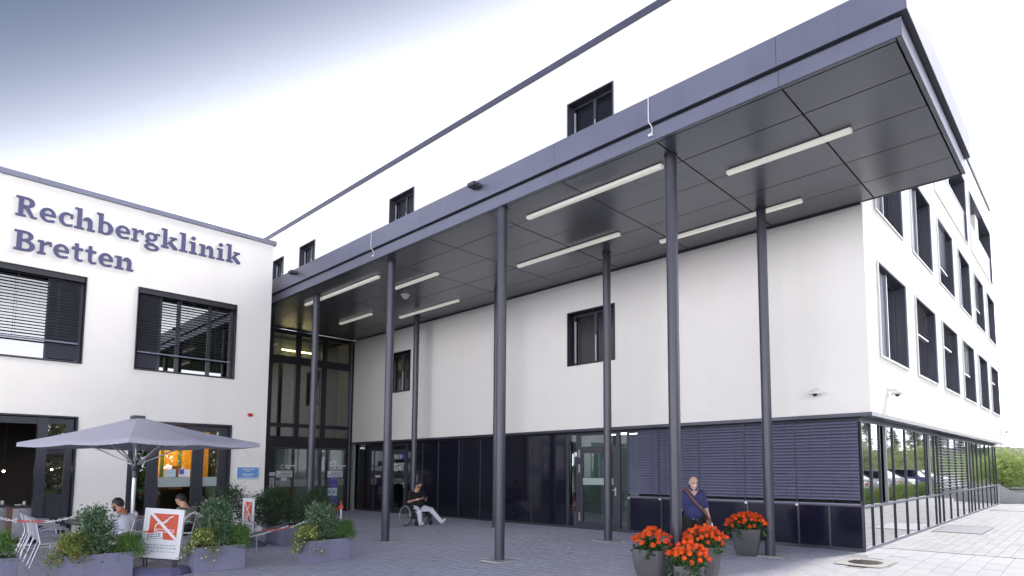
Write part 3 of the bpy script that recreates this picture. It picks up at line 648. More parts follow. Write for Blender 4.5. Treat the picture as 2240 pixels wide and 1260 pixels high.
for k in range(5): MB().box(XR-.068, XR-.012, (YF+.012 if k == 0 else yse[k])+.003, yse[k+1]-.003 if k < 4 else -.06, ZS-.006, ZS+.016).build('soffit_edge_strip', SOFF, can, world=True)
fx = [XR]+[.23-4.11*k/2 for k in range(10)]+[XL]
for k in range(len(fx)-1):
    if k % 2 == 1 and k > 1: pass
    a, b = fx[k+1]+.003, fx[k]-(0 if k == 0 else .003)
for (lst, y0, y1, z0, z1, nm) in ((fx, YF, YF+.01, ZS, ZS+.225, 'lower_fascia_panel'), (fx, YF-.07, YF-.055, ZS+.255, ZS+.685, 'upper_fascia_panel')):
    pts_ = [lst[0]]+[.23-4.11*k for k in range(5)]+[XL]
    for k in range(len(pts_)-1):
        ext = .07 if (nm[0] == 'u' and k == 0) else 0
        MB().box(pts_[k+1]+.003, pts_[k]-.003+ext, y0, y1, z0, z1).build(nm, METAL, can, world=True)
for (x0, z0, z1, nm, yy) in ((XR-.0095, ZS, ZS+.225, 'lower_fascia_panel', YF+.011), (XR+.0725, ZS+.255, ZS+.685, 'upper_fascia_panel', YF-.07)):
    for a, b in ((yy, -3.0), (-2.995, -1.5), (-1.495, -.06)): MB().box(x0-.005, x0, a, b, z0, z1).build(nm, METAL, can, world=True)
mb = MB(); mb.box(XL, XR-.05, YF+.011, YF+.04, ZS+.226, ZS+.6); mb.box(XR-.08, XR-.05, YF+.05, -.06, ZS+.226, ZS+.6); mb.build('shadow_gap_backing', METALD, can, world=True)
mb = MB(); mb.box(XL, XR+.066, YF-.054, YF+.0105, ZS+.256, ZS+.262); mb.box(XR-.04, XR+.066, YF+.011, -.06, ZS+.256, ZS+.262); mb.build('upper_fascia_underside', METALD, can, world=True)
mb = MB(); mb.box(XL, XR+.066, YF-.054, YF+.14, ZS+.67, ZS+.684); mb.box(XR-.14, XR+.066, YF+.141, -.06, ZS+.67, ZS+.684); mb.build('fascia_top', METAL, can, world=True)
MB().box(XL, -.01, -.055, -.025, ZS-.03, ZS+.62).build('wall_flashing', METALD, can, world=True)
MB().box(0, XR-.01, -.058, -.045, ZS-.004, ZS+.68).build('back_fascia', METAL, can, world=True)
for (x, y) in colbases:
    c_ = MB().tube((x, y, G(x, y)+.006), (x, y, ZS-.006), .094, n=28).build('column', COLM, can, world=True)
    mb = MB().box(x-.27, x+.27, y-.23, y+.23, G(x, y)-.02, G(x, y)+.006); mb.build('foot_plate', LIGHTC, c_, world=True)
    MB().tube((x, y, ZS-.03), (x, y, ZS-.007), .112, n=28).build('head_collar', COLM, c_, world=True)
for i, (x, y, L_, ) in enumerate(((-.35, -2.90, 2.05), (-2.40, -1.0, 3.2), (-3.7, -3.86, 3.25), (-6.02, -1.97, 3.2), (-10.6, -2.97, 2.0), (-12.8, -1.05, 3.15), (-13.1, -3.84, 4.2), (-15.7, -1.93, 2.05))):
    labs = ['short strip light nearest the right front edge of the canopy', 'long strip light next to the wall in front of the rightmost wall column', 'long strip light along the canopy front, ending at the nearest front column',
            'long strip light over the lower wall window', 'short strip light in the middle of the ceiling beside the white dome detector', 'long strip light close to the wall above the wheelchair side of the canopy',
            'longest strip light at the left front, crossing behind a front column', 'shortest and farthest strip light near the lobby glass']
    t = thing('strip_light', 'cream '+labs[i], 'ceiling light', (x, y, ZS-.01), 0, 'strip lights under the canopy')
    MB().bbox(-L_/2, L_/2, -.05, .05, -.075, -.012, .008).build('diffuser', LAMPW, t); MB().box(-L_/2+.02, L_/2-.02, -.035, .035, -.011, .003).build('mounting_rail', METAL, t)
t = thing('smoke_detector', 'white round dome detector under the canopy ceiling left of centre', 'detector', (-12.05, -2.35, ZS-.006)); MB().lathe([(0, -.13), (.06, -.12), (.10, -.07), (.10, -.03), (.13, -.02), (.13, 0)], 20).build('housing', WHC, t)
t = thing('ceiling_sensor', 'tiny white square sensor on the canopy ceiling between the strip lights', 'sensor', (-3.1, -2.0, ZS-.006)); MB().box(-.08, .08, -.05, .05, -.02, 0).build('plate', WHC, t)
for i, x in enumerate((-5.96, -14.12)):
    t = thing('fascia_floodlight', ('nearer' if i == 0 else 'farther')+' small dark box light sticking out of the upper canopy fascia', 'floodlight', (x, YF-.07, 7.31), 0, 'box lights on the canopy fascia')
    MB().bbox(-.11, .11, -.22, -.03, -.04, .04, .008).build('lamp_body', METALD, t); MB().box(-.09, .09, -.20, -.05, -.046, -.041).build('lens', BLACKP, t); MB().box(-.04, .04, -.03, 0, -.03, .03).build('bracket', METALD, t)
for i, (x, zz) in enumerate(((-1.83, 6.87), (-10.04, 6.87))):
    t = thing('lightning_rod_wire', ('nearer' if i == 0 else 'farther')+' thin pale wire running down over a fascia joint', 'wire', (x, YF-.085, 7.48), 0, 'earthing wires on the canopy fascia')
    mb = MB(); mb.path([(0, .12, .005), (0, 0, 0), (0, -.002, -.42), (.03, .02, -.47), (.03, .07, -.53), (.0, .07, -.585)], .010, 6); mb.build('wire', WHC, t); MB().box(-.045, .03, .05, .08, -.62, -.58).build('clamp', WHC, t)

# ------------------------------------------------------------ left wing
wing = thing('wing_building', 'white flat roofed wing with blue lettering, two blinded windows and the cafe openings', 'building', (-15.1, -4.9, -.06))
XW = -15.1; WT = TX(XW)
wh = [(-10.69, -9.16, 4.17, 6.29), (-8.14, -5.82, 4.17, 6.30), (-12.6, -9.15, .0, 2.91), (-8.15, -5.81, .0, 2.89), (-14.6, -12.2, 4.17, 6.29)]
wh[0] = (-11.62, -9.16, 4.17, 6.29)
holed(WT, -17.5, -4.9, -.12, 8.30, [h for h in wh if h[0] != -14.6], .30).build('wall', PLASTER2, wing, world=True)
mb = MB(); mb.box(-24, XW-.301, -5.2, -4.9, -.12, 8.30); mb.box(-24, -23.7, -17.5, -5.21, -.12, 8.3); mb.box(-24, XW-.301, -17.5, -17.2, -.12, 8.3); mb.build('side_wall', PLASTER2, wing, world=True)
MB().box(-23.69, XW-.31, -17.19, -5.21, 8.0, 8.2).build('roof', METAL, wing, world=True)
MB().box(-23.69, XW-.31, -17.19, -5.21, 3.3, 3.6).build('floor_slab', DARKIN, wing, world=True)
MB().box(-16.9, -16.85, -17.1, -5.25, 3.61, 7.99).build('inner_wall', DARKIN, wing, world=True)
yc = [-4.84, -6.35, -8.0, -10.15, -13, -17.5]
for a, b in zip(yc[1:], yc[:-1]): MB().box(XW-.40, XW+.06, a+.004, b, 8.301, 8.42).build('coping_length', METAL, wing, world=True)
for (a0, a1, z0, z1, pan) in ((-11.62, -9.16, 4.17, 6.29, 1), (-8.14, -5.82, 4.17, 6.30, 0)):
    w_ = window(wing, WT, a0, a1, z0, z1, mull=(.24, .745) if pan else (.235, .42, .74), casing=WBLACK, pane=WINDG, depth=.29, cw=.022)
    if pan: MB().boxT(WT, a1-.64, a1-.08, .16, .175, z0+.09, z1-.12).build('perforated_shutter', PERF, w_, world=True); pa = (a0+.08, a1-.68)
    else: MB().boxT(WT, a0+.08, a0+.52, .16, .175, z0+.09, z1-.12).build('perforated_shutter', PERF, w_, world=True); pa = (a0+.6, a1-.2)
    MB().boxT(WT, pa[0], pa[1], .262, .27, z0+.10, z0+.32).build('window_sill_board', PAPER, w_, world=True)
    MB().boxT(WT, a0+.04, a1-.04, .0, .12, z1-.14, z1-.024).build('blind_box', WBLACK, w_, world=True)
    blind(w_.parent, WT, a0+.06, a1-.09, z0+.49, z1-.14, .072, .075, R(4), SLATD, .065, each=True, cords=(a0+.5, a0+1.25, a1-.5), bar=METAL)
# cafe opening at the left edge and the glazed door to its right
OPW = thing
mb = MB(); mb.ringT(WT, -12.58, -9.16, -.03, .24, -.08, 2.90, .03); fr1 = mb.build('cafe_door_frame', METALP, wing, world=True)
mb = MB(); mb.boxT(WT, -9.86, -9.68, .0, .20, -.03, 2.85); mb.boxT(WT, -9.34, -9.21, .10, .22, -.03, 2.85); mb.boxT(WT, -9.68, -9.34, .10, .20, 2.72, 2.85); mb.boxT(WT, -9.68, -9.34, .10, .20, .98, 1.08); mb.boxT(WT, -12.5, -9.86, .05, .2, 2.70, 2.85)
mb.build('door_post', METALP, wing, world=True)
MB().boxT(WT, -9.68, -9.34, .12, .15, -.03, .98).build('door_panel', METALP, wing, world=True); MB().boxT(WT, -9.68, -9.34, .14, .15, 1.08, 2.72).build('pane', GLASSD, wing, world=True)
MB().boxT(WT, -12.5, -9.2, -.25, .05, -.12, -.055).build('threshold', CONC, wing, world=True)
mb = MB(); mb.ringT(WT, -8.14, -5.82, -.03, .26, -.08, 2.88, .045); mb.build('cafe_door_frame', METALP, wing, world=True)
mb = MB()
for a, b in ((-8.09, -8.0), (-7.72, -7.47), (-6.71, -6.44), (-6.08, -5.87)): mb.boxT(WT, a, b, .12, .2, -.03, 2.83)
for a, b in ((-8.0, -7.72), (-7.47, -6.71), (-6.44, -6.08)):
    for z0, z1 in ((2.70, 2.83), (-.03, .12)): mb.boxT(WT, a, b, .125, .195, z0, z1)
mb.build('door_post', METALP, wing, world=True)
for a, b in ((-8.0, -7.72), (-7.47, -6.71), (-6.44, -6.08)): MB().boxT(WT, a, b, .15, .16, .12, 2.70).build('pane', GLASSD, wing, world=True)
for a, b in ((-7.45, -6.73), (-6.43, -6.09)): MB().boxT(WT, a, b, .142, .149, 1.20, 1.45).build('frosted_band', FROST, wing, world=True)
sheet(WT, -7.32, -7.07, 1.46, 1.66, .14, PLATEL, 'door_notice', wing, [(.2, .05, .1, .8), (.4, .05, .1, .9), (.6, .05, .1, .7)], INKG); sheet(WT, -7.0, -6.74, 1.46, 1.66, .14, PAPER, 'door_notice', wing, [(.75, .08, .1, .5)], INKG)
sheet(WT, -6.99, -6.88, 1.53, 1.655, .135, PURP, 'door_sticker', wing)
# cafe interior
cafe_floor = MB().box(-23.6, XW-.30, -17.1, -5.25, -.12, -.045); cafe_floor.build('cafe_floor', TERRA, wing, world=True)
CAFEW = mat('cafe_wall_dark', (.035, .028, .022), .8, var=.4, vscale=1.5)
MB().box(-19.6, -19.5, -17.1, -5.25, -.04, 3.29).build('cafe_wall', CAFEW, wing, world=True); MB().box(-19.4, XW-.301, -8.72, -8.64, -.04, 3.29).build('cafe_wall', CAFEW, wing, world=True)
ORC = mat('orange_curtain', (.70, .33, .02), .7, var=.35, vscale=3, stretch=(3, 14, .5)); GRC = mat('green_printed_curtain', (.10, .17, .04), .7, var=.5, vscale=6)
for k in range(16):
    a = -7.25+k*.085; MB().box(-16.62, -16.60+.012*(k % 2), a, a+.082, 1.35, 2.75).build('curtain_strip', ORC if k % 5 not in (2,) else GRC, wing, world=True)
MB().box(-16.6, -16.55, -6.85, -6.55, 1.1, 1.75).build('wicker_backrest', WOODT, wing, world=True)
MB().box(-16.2, -16.19, -7.46, -7.25, 1.4, 2.4).build('poster_panel', mat('bluish_poster', (.25, .27, .42), .6, var=.6, vscale=6), wing, world=True)
lb = bpy.data.lights.new('curtain_fill', 'POINT'); lb.energy = 60; lb.color = (1, .66, .28); lb.shadow_soft_size = .12  # added light and pendant that make the orange strips glow; no such lamp known
pl_ = thing('added_pendant', 'added warm pendant lamp behind the glazed cafe door, lighting the orange strips', 'pendant lamp', (-15.75, -6.9, 2.7))
MB().lathe([(.03, 0), (.16, -.16)], 18).build('lamp_shade', BLACKP, pl_); MB().ball((0, 0, -.14), .06, 12, 8).build('bulb', mat('fill_bulb', (1, .8, .5), .5, emit=((1, .75, .4), 8)), pl_)
lo = bpy.data.objects.new('curtain_fill', lb); COL.objects.link(lo); lo.parent = pl_; lo.location = (0, 0, -.26)
BULB = mat('cafe_bulb', (1, .85, .6), .5, emit=((1, .82, .55), 14))
for i, (y, x, z, lab) in enumerate(((-11.0, -18.2, 2.75, 'tiny warm lamp high in the dark cafe opening, leftmost'), (-10.6, -17.6, 2.88, 'tiny warm lamp high in the dark cafe opening, next to the door post'), (-10.17, -17.2, 1.62, 'bright warm spot lamp low in the dark cafe opening'), (-9.36, -16.6, 1.66, 'bright warm lamp behind the narrow pane beside the open cafe door'))):
    t = thing('ceiling_spot', lab, 'cafe lamp', (x, y, z), 0, 'small lit lamps in the cafe'); mb = MB(); mb.ball((0, 0, 0), .026, 10, 6); mb.build('bulb', BULB, t); MB().tube((0, 0, .02), (0, 0, 3.28-z), .005, n=6).build('cord', BLACKP, t)
t = thing('wicker_lamp', 'domed wicker lamp shade hanging behind the narrow cafe pane', 'pendant lamp', (-16.6, -9.42, 1.72)); mb = MB()
for k in range(14): a = 2*math.pi*k/14; mb.path([(.03*math.cos(a), .03*math.sin(a), .28), (.2*math.cos(a), .2*math.sin(a), .2), (.28*math.cos(a), .28*math.sin(a), .0)], .006, 5)
mb.path([(.28*math.cos(2*math.pi*k/20), .28*math.sin(2*math.pi*k/20), 0) for k in range(20)], .01, 5, closed=True); mb.build('lamp_shade', WOODT, t); MB().tube((0, 0, .28), (0, 0, 1.56), .006, n=6).build('cord', BLACKP, t)
# service trolleys just inside
for i, (x, y) in enumerate(((-15.75, -9.98), (-16.5, -10.28))):
    t = thing('service_trolley', ('nearer' if i == 0 else 'farther')+' brown and grey service trolley on castors inside the cafe opening', 'trolley', (x, y, -.045), R(4), 'service trolleys'); 
    MB().bbox(-.24, .24, -.20, .16, .10, .84, .01).build('body', WOODT, t); MB().box(.241, .255, -.17, .15, .13, .82).build('front_panel', ALU, t); MB().bbox(-.26, .27, -.22, .20, .841, .875, .005).build('top', METALD, t)
    MB().bbox(.256, .272, -.12, -.09, .5, .62, .004).build('handle', WHC, t)
    for sx in (-.2, .2):
        for sy in (-.16, .12): mb = MB(); mb.tube((sx, sy-.015, .035), (sx, sy+.015, .035), .035, n=12); mb.box(sx-.015, sx+.015, sy-.02, sy+.02, .05, .10); mb.build('castor', BLACKP, t)
    mb = MB(); mb.lathe([(0, 0), (.05, 0), (.07, .03)], 14, (.05, -.05, .876)); mb.lathe([(.03, 0), (.03, .09)], 10, (-.1, .08, .876)); mb.build('crockery', PAPER, t)
# door plate and red alarm box
pt = thing('blue_wall_plate', 'blue printed plate with white lines and a pale mountain edge, beside the cafe door', 'wall sign', (XW, -5.35, 1.53))
MB().box(.004, .018, -.295, .295, -.18, .19).build('backing', WHC, pt); MB().box(.0181, .021, -.28, .28, -.165, .175).build('face', PLATEB, pt)
mb = MB(); pr_ = [(-.28, -.165)]+[(-.28+.56*k/12, -.165+.03+.035*abs(math.sin(k*1.3))) for k in range(13)]+[(.28, -.165)]; mb.prism(pr_, lambda a, d, z: (.0212+d, a, z), 0, .001); mb.build('mountain_print', PLATEL, pt)
sheet(lambda a, d, z: (XW+.0228-d, a, z), -5.51, -5.18, 1.43, 1.68, 0, PLATEB, 'text_block', pt, [(.05, .10, .05, .95), (.27, .08, .3, .7), (.62, .10, .03, .97), (.84, .06, .2, .8)], PAPER, 4, th=.0004)
t = thing('alarm_box', 'small red alarm box high on the white wing wall', 'alarm', (XW, -5.36, 3.2)); MB().bbox(.0, .05, -.065, .065, -.045, .045, .008).build('housing', REDC, t); MB().box(.0505, .053, -.03, .03, -.02, .02).build('face', BLACKP, t)

# ------------------------------------------------------------ lettering: slab-serif letters built from strokes
def arc(cx, cy, rx, ry, a0, a1, n=18): return [(cx+rx*math.cos(R(a0+(a1-a0)*k/n)), cy+ry*math.sin(R(a0+(a1-a0)*k/n))) for k in range(n+1)]
def band(outer, inner): return outer+inner[::-1]
XH, CP, AS, ST, SF = .70, 1.0, 1.10, .19, .105      # x height, capital height, ascender, stem, slab thickness (unit = capital height)
def stem(x, z0, z1, s0=1, s1=1, e0=.10, e1=.10, left0=True, right0=True, left1=True, right1=True):
    o = [[(x, z0), (x+ST, z0), (x+ST, z1), (x, z1)]]
    if s0: o.append([(x-(e0 if left0 else 0), z0), (x+ST+(e0 if right0 else 0), z0), (x+ST+(e0 if right0 else 0), z0+SF), (x-(e0 if left0 else 0), z0+SF)])
    if s1: o.append([(x-(e1 if left1 else 0), z1-SF), (x+ST+(e1 if right1 else 0), z1-SF), (x+ST+(e1 if right1 else 0), z1), (x-(e1 if left1 else 0), z1)])
    return o
def arch(x0, x1, z0):  # shoulder of n / h
    c = (x0+x1+ST)/2; r = (x1+ST-x0)/2; zc = XH-.26
    return [band(arc(c+.02, zc, r-.02, .27, 165, 0), arc(c-.01, zc, r-ST-.01, .15, 165, 0)), [(x1, z0), (x1+ST, z0), (x1+ST, zc+.01), (x1, zc+.01)], [(x1-.03, z0), (x1+ST+.10, z0), (x1+ST+.10, z0+SF), (x1-.03, z0+SF)]]
def glyph(ch):
    if ch == 'R': return stem(.1, 0, 1, e1=.1)+[band(arc(.42, .745, .30, .255, 90, -90), arc(.40, .745, .12, .15, 90, -90)), [(.1, .895), (.43, .895), (.43, 1), (.1, 1)], [(.28, .49), (.43, .49), (.43, .595), (.28, .595)], [(.30, .50), (.50, .52), (.72, .08), (.82, .08), (.82, 0), (.60, 0)]], .84
    if ch == 'B': return stem(.1, 0, 1)+[band(arc(.42, .76, .27, .24, 90, -90), arc(.40, .76, .11, .135, 90, -90)), band(arc(.44, .275, .33, .275, 90, -90), arc(.42, .275, .15, .165, 90, -90)), [(.28, .895), (.43, .895), (.43, 1), (.28, 1)], [(.28, .47), (.46, .47), (.46, .59), (.28, .59)], [(.28, 0), (.46, 0), (.46, .11), (.28, .11)]], .80
    if ch == 'e': return [band(arc(.36, .35, .35, .365, -2, 305, 30), arc(.375, .35, .165, .255, -2, 300, 30)), [(.18, .30), (.705, .30), (.70, .405), (.18, .405)], [(.40, -.014), (.66, .03), (.66, .15), (.40, .095)]], .72
    if ch == 'c': return [band(arc(.36, .35, .35, .365, 60, 305, 26), arc(.385, .35, .175, .25, 70, 300, 26)), [(.44, .60), (.62, .60), (.63, .44), (.545, .44), (.50, .60)], [(.42, -.012), (.62, .03), (.62, .15), (.42, .10)], [(.52, .44), (.63, .44), (.63, .68), (.52, .66)]], .66
    if ch == 'h': return stem(.1, 0, AS, right1=False)+arch(.28, .54, 0), .86
    if ch == 'n': return stem(.1, 0, XH, right1=False)+arch(.28, .54, 0), .86
    if ch == 'r': return stem(.1, 0, XH, right1=False, e0=.11)+[band(arc(.50, XH-.30, .26, .30, 150, 62), arc(.52, XH-.31, .22, .17, 150, 62)), [(.50, XH-.12), (.66, XH-.15), (.66, XH-.02), (.62, XH), (.50, XH)], [(.56, XH-.24), (.66, XH-.24), (.66, XH-.06), (.56, XH-.06)]], .68
    if ch == 'b': return stem(.1, .02, AS, s0=0, right1=False)+[band(arc(.40, .35, .34, .365, 135, -145, 26), arc(.385, .35, .15, .25, 130, -130, 26))], .76
    if ch == 'g': return [band(arc(.35, .45, .28, .25, 0, 360, 28), arc(.35, .45, .115, .145, 0, 360, 28)), [(.48, .60), (.74, .60), (.74, .70), (.56, .70)], [(.12, .26), (.26, .24), (.24, .12), (.12, .06), (.06, .15)], band(arc(.38, -.14, .35, .20, 0, 360, 28), arc(.38, -.14, .18, .095, 0, 360, 28)), [(.14, .02), (.5, .01), (.5, .10), (.16, .12)]], .76
    if ch == 'k': return stem(.1, 0, AS, right1=False, right0=True, e0=.10)+[[(.28, .26), (.55, .60), (.72, .60), (.72, .64), (.42, .32), (.28, .22)], [(.44, XH-SF), (.80, XH-SF), (.80, XH), (.44, XH)], [(.34, .36), (.52, .44), (.84, .09), (.84, 0), (.62, 0)]], .86
    if ch == 'l': return stem(.1, 0, AS, right1=False), .39
    if ch == 'i': return stem(.1, 0, XH, right1=False)+[arc(.19, .93, .11, .11, 0, 360, 18)[:-1]], .39
    if ch == 't': return [[(.16, .16), (.16+ST, .16), (.16+ST, .92), (.16, .92)], [(.02, XH-.13), (.56, XH-.13), (.56, XH), (.02, XH)], band(arc(.40, .20, .24, .215, 180, 290), arc(.42, .20, .07, .10, 180, 290)), [(.44, -.015), (.57, .02), (.57, .13), (.44, .09)]], .58
rows = [([('R', -10.505, -10.143), ('e', -10.097, -9.811), ('c', -9.758, -9.503), ('h', -9.471, -9.086), ('b', -9.059, -8.728), ('e', -8.675, -8.383), ('r', -8.352, -8.102), ('g', -8.077, -7.747), ('k', -7.714, -7.348), ('l', -7.304, -7.118), ('i', -7.075, -6.885), ('n', -6.838, -6.452), ('i', -6.404, -6.216), ('k', -6.172, -5.801)], 7.415, 7.49),
        ([('B', -10.496, -10.135), ('r', -10.097, -9.848), ('e', -9.817, -9.533), ('t', -9.486, -9.274), ('t', -9.23, -9.021), ('e', -8.976, -8.695), ('n', -8.656, -8.271)], 6.625, 6.655)]
for ri, (row, zb0, zb1) in enumerate(rows):
    word = thing('facade_lettering', ('upper row of blue grey slab serif letters reading Rechbergklinik on the white wing', 'lower row of blue grey slab serif letters reading Bretten on the white wing')[ri], 'lettering', (XW, row[0][1], zb0), 0, 'raised letters on the wing wall')
    for (ch, ya, yb_) in row:
        gl, wd = glyph(ch); xs_ = [p[0] for g_ in gl for p in g_]; mn, mxx = min(xs_), max(xs_); f = (yb_-ya)/(mxx-mn); H = .465
        zb = zb0+(zb1-zb0)*(ya-row[0][1])/(row[-1][2]-row[0][1]); me_ = MB()
        for k, poly in enumerate(gl): me_.prism([(ya+(a-mn)*f, zb+z*H) for a, z in poly], lambda a, d, z: (XW+d, a, z), .004, .034+.0005*k)
        o = me_.build('letter', LETTER, word, world=True)
# ------------------------------------------------------------ plants
def leaves(C_, n, sp, size, aspect=.45, up_=.3, fold=.25):
    """n leaves scattered round each centre; returns vertices and quads (each leaf a folded pair of quads)"""
    C_ = np.repeat(np.asarray(C_), n, 0); N_ = len(C_)
    P = C_+RNG.normal(0, 1, (N_, 3))*sp
    D = RNG.normal(0, 1, (N_, 3)); D[:, 2] += up_; D /= np.linalg.norm(D, axis=1)[:, None]
    A = np.cross(D, RNG.normal(0, 1, (N_, 3))); A /= np.linalg.norm(A, axis=1)[:, None]+1e-9; Bn = np.cross(D, A)
    s = size*RNG.uniform(.65, 1.25, N_)[:, None]
    tip = P+D*s; m1 = P+D*s*.5+A*s*aspect*.5+Bn*s*fold*.3; m2 = P+D*s*.5-A*s*aspect*.5+Bn*s*fold*.3; mid = P+D*s*.5
    V = np.stack([P, m1, tip, mid, m2], 1).reshape(-1, 3); F = np.array([(0, 1, 2, 3), (0, 3, 2, 4)])
    return V, (F[None]+5*np.arange(N_)[:, None, None]).reshape(-1, 4), np.repeat(RNG.random(N_), 2)
LAUREL = leafmat('laurel_leaves', [(.045, .10, .045), (.07, .15, .065), (.11, .20, .09), (.28, .36, .26)], .32, .15)
YELLOWG = leafmat('yellow_green_leaves', [(.10, .18, .03), (.17, .26, .045), (.27, .34, .08), (.32, .22, .06)], .5, .3)
FRESH = leafmat('fresh_green_leaves', [(.08, .17, .035), (.12, .25, .055), (.20, .35, .09)], .45, .3)
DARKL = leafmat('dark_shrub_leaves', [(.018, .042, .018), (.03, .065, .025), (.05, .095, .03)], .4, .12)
BERRY = mat('yellow_berries', (.66, .68, .30), .4); ORB = mat('orange_berries', (.70, .22, .05), .4)
def shrub(name, label, loc, rx, ry, h, m, ncl, nper, leaf, group=None, z0=.0, shape='cone', droop=0, asp=.45, fruits=None):
    t = thing(name, label, 'shrub', loc, 0, group); cs = []; mb = MB()
    for i in range(ncl):
        f = random.random()**.8; th = random.uniform(0, 2*math.pi)
        rr = (1-f*.55 if shape == 'cone' else math.sqrt(max(.05, 1-(f*1.0)**2.4)))*random.uniform(.55, 1.0)
        x, y, z = rx*rr*math.cos(th), ry*rr*math.sin(th), z0+h*f
        if droop and f < .35: z -= droop*random.random(); x *= 1.15; y *= 1.15
        cs.append((x, y, z))
        if i % 4 == 0: mb.path([(x*.1, y*.1, 0), (x*.5, y*.5, z*.55), (x, y, z)], [.010, .006, .003], 5)
    mb.build('stem', BARK, t)
    V, F, rn = leaves(cs, nper, leaf*1.15, leaf, asp); tag(mesh_np('foliage', V, F, m, t, rn), kind='stuff')
    if fruits:
        fm, nf, fr = fruits; mb = MB()
        for i in range(nf): c = random.choice(cs); mb.ball((c[0]*1.08+random.gauss(0, leaf*.8), c[1]*1.08+random.gauss(0, leaf*.8), c[2]+random.gauss(0, leaf*.7)), fr*random.uniform(.8, 1.2), 7, 5)
        tag(mb.build('fruit', fm, t), kind='stuff')
    return t
def planter(x, y, lx, ly, h, label, rz=0):
    t = thing('planter_box', label, 'planter', (x, y, G(x, y)), rz, 'rectangular fibre cement planters'); w_ = .022
    mb = MB(); mb.bbox(-lx/2, lx/2, -ly/2, ly/2, 0, h, .006); mb.build('trough', PLANT, t)
    mb = MB(); mb.bbox(-lx/2+w_, lx/2-w_, -ly/2+w_, ly/2-w_, h-.012, h+.012, .004); mb.build('soil', SOIL, t)
    return t
planter(-8.98, -9.80, .42, .86, .43, 'lavender grey planter with the tall leafy shrub, left of the no smoking board')
planter(-8.63, -8.20, .42, .80, .43, 'lavender grey planter with white berries spilling, right of the no smoking board')
planter(-8.27, -6.42, .46, .82, .41, 'lavender grey planter standing alone nearest the canopy, pale berries hanging over its corner')
planter(-11.45, -5.70, .95, .75, .42, 'shaded dark planter under the big dark bush by the entrance')
planter(-13.0, -6.35, .9, .6, .40, 'dark planter farthest back, against the white wall end')
planter(-9.5, -11.10, .45, .80, .43, 'planter cut by the left edge of the picture')
TP = .43-.10
shrub('laurel_shrub', 'tall glossy laurel in front of the seated man in white', (-8.98, -9.86, TP), .20, .19, .62, LAUREL, 120, 30, .062, 'laurels in the planters')
shrub('yellow_green_shrub', 'yellowish low shrub spilling over the left end of the planter beside the chairs', (-8.92, -10.10, TP), .26, .28, .30, YELLOWG, 120, 28, .040, z0=-.02, droop=.14, fruits=(ORB, 22, .014))
shrub('privet_shrub', 'fresh green low shrub beside the left edge of the no smoking board', (-8.9, -9.42, TP), .22, .20, .24, FRESH, 90, 30, .040, z0=-.02, droop=.05)
shrub('laurel_shrub', 'tall glossy laurel just right of the no smoking board', (-8.70, -8.20, TP), .26, .28, .70, LAUREL, 150, 30, .060, 'laurels in the planters')
shrub('snowberry_shrub', 'trailing shrub with pale yellow berries hanging over the lower right corner of the board', (-8.50, -8.46, TP), .27, .27, .26, YELLOWG, 120, 26, .034, 'berry shrubs', droop=.22, fruits=(BERRY, 110, .013))
shrub('privet_shrub', 'bright green low shrub at the right end of the middle planter', (-8.55, -7.88, TP), .24, .20, .26, FRESH, 100, 30, .038, droop=.06)
shrub('laurel_shrub', 'glossy laurel in the planter nearest the canopy', (-8.32, -6.50, TP), .28, .32, .56, LAUREL, 150, 30, .054, 'laurels in the planters')
shrub('snowberry_shrub', 'trailing shrub with pale yellow berries over the corner of the lone planter', (-8.16, -6.84, TP-.02), .30, .27, .24, YELLOWG, 130, 26, .032, 'berry shrubs', droop=.26, fruits=(BERRY, 130, .013))
shrub('privet_shrub', 'bright green low shrub at the right end of the lone planter', (-8.25, -6.04, TP-.02), .22, .20, .28, FRESH, 100, 30, .036, droop=.05)
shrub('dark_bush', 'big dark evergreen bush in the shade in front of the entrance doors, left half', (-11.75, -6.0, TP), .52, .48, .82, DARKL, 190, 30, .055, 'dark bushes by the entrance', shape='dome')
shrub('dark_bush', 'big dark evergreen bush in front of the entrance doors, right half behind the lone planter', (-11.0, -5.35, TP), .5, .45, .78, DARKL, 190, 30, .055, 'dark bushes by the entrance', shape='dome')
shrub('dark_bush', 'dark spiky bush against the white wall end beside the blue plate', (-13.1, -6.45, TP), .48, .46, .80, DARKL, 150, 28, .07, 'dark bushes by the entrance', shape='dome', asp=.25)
shrub('yellow_green_shrub', 'light green shrub cut by the left edge of the picture', (-9.45, -10.98, TP), .30, .34, .34, FRESH, 110, 26, .042, droop=.14)
# flower pots
BLM = [mat('orange_bloom', (.88, .135, .012), .6, var=.22, vscale=25), mat('orange_red_bloom', (.80, .095, .010), .6, var=.22, vscale=25)]
def bloom_mesh(m):
    mb = MB()
    for ring, (n, r0, r1, z0, z1) in enumerate(((7, .0, .020, .030, .040), (10, .010, .036, .020, .030), (12, .02, .047, .002, .010), (12, .02, .045, -.02, -.012))):
        for k in range(n):
            a = 2*math.pi*(k+.5*ring)/n+random.uniform(-.1, .1); wd = .5*2*math.pi/n*1.15; c, s_ = math.cos, math.sin
            rm = (r0+r1)/2; z_ = random.uniform(-.003, .003)
            mb.add([(r0*c(a), r0*s_(a), z0), (rm*c(a-wd), rm*s_(a-wd), (z0+z1)/2+.006+z_), (r1*c(a), r1*s_(a), z1+z_), (rm*c(a+wd), rm*s_(a+wd), (z0+z1)/2+.006+z_)], [(0, 1, 2, 3)])
    mb.ball((0, 0, .0), .026, 8, 5)
    o = mb.build('tmp', m); me = o.data; bpy.data.objects.remove(o); me.name = 'flower_head'; return me
BM = [bloom_mesh(m) for m in BLM for _ in range(2)]
POTL = leafmat('geranium_leaves', [(.02, .06, .018), (.04, .10, .03), (.07, .15, .045)], .4, .2)
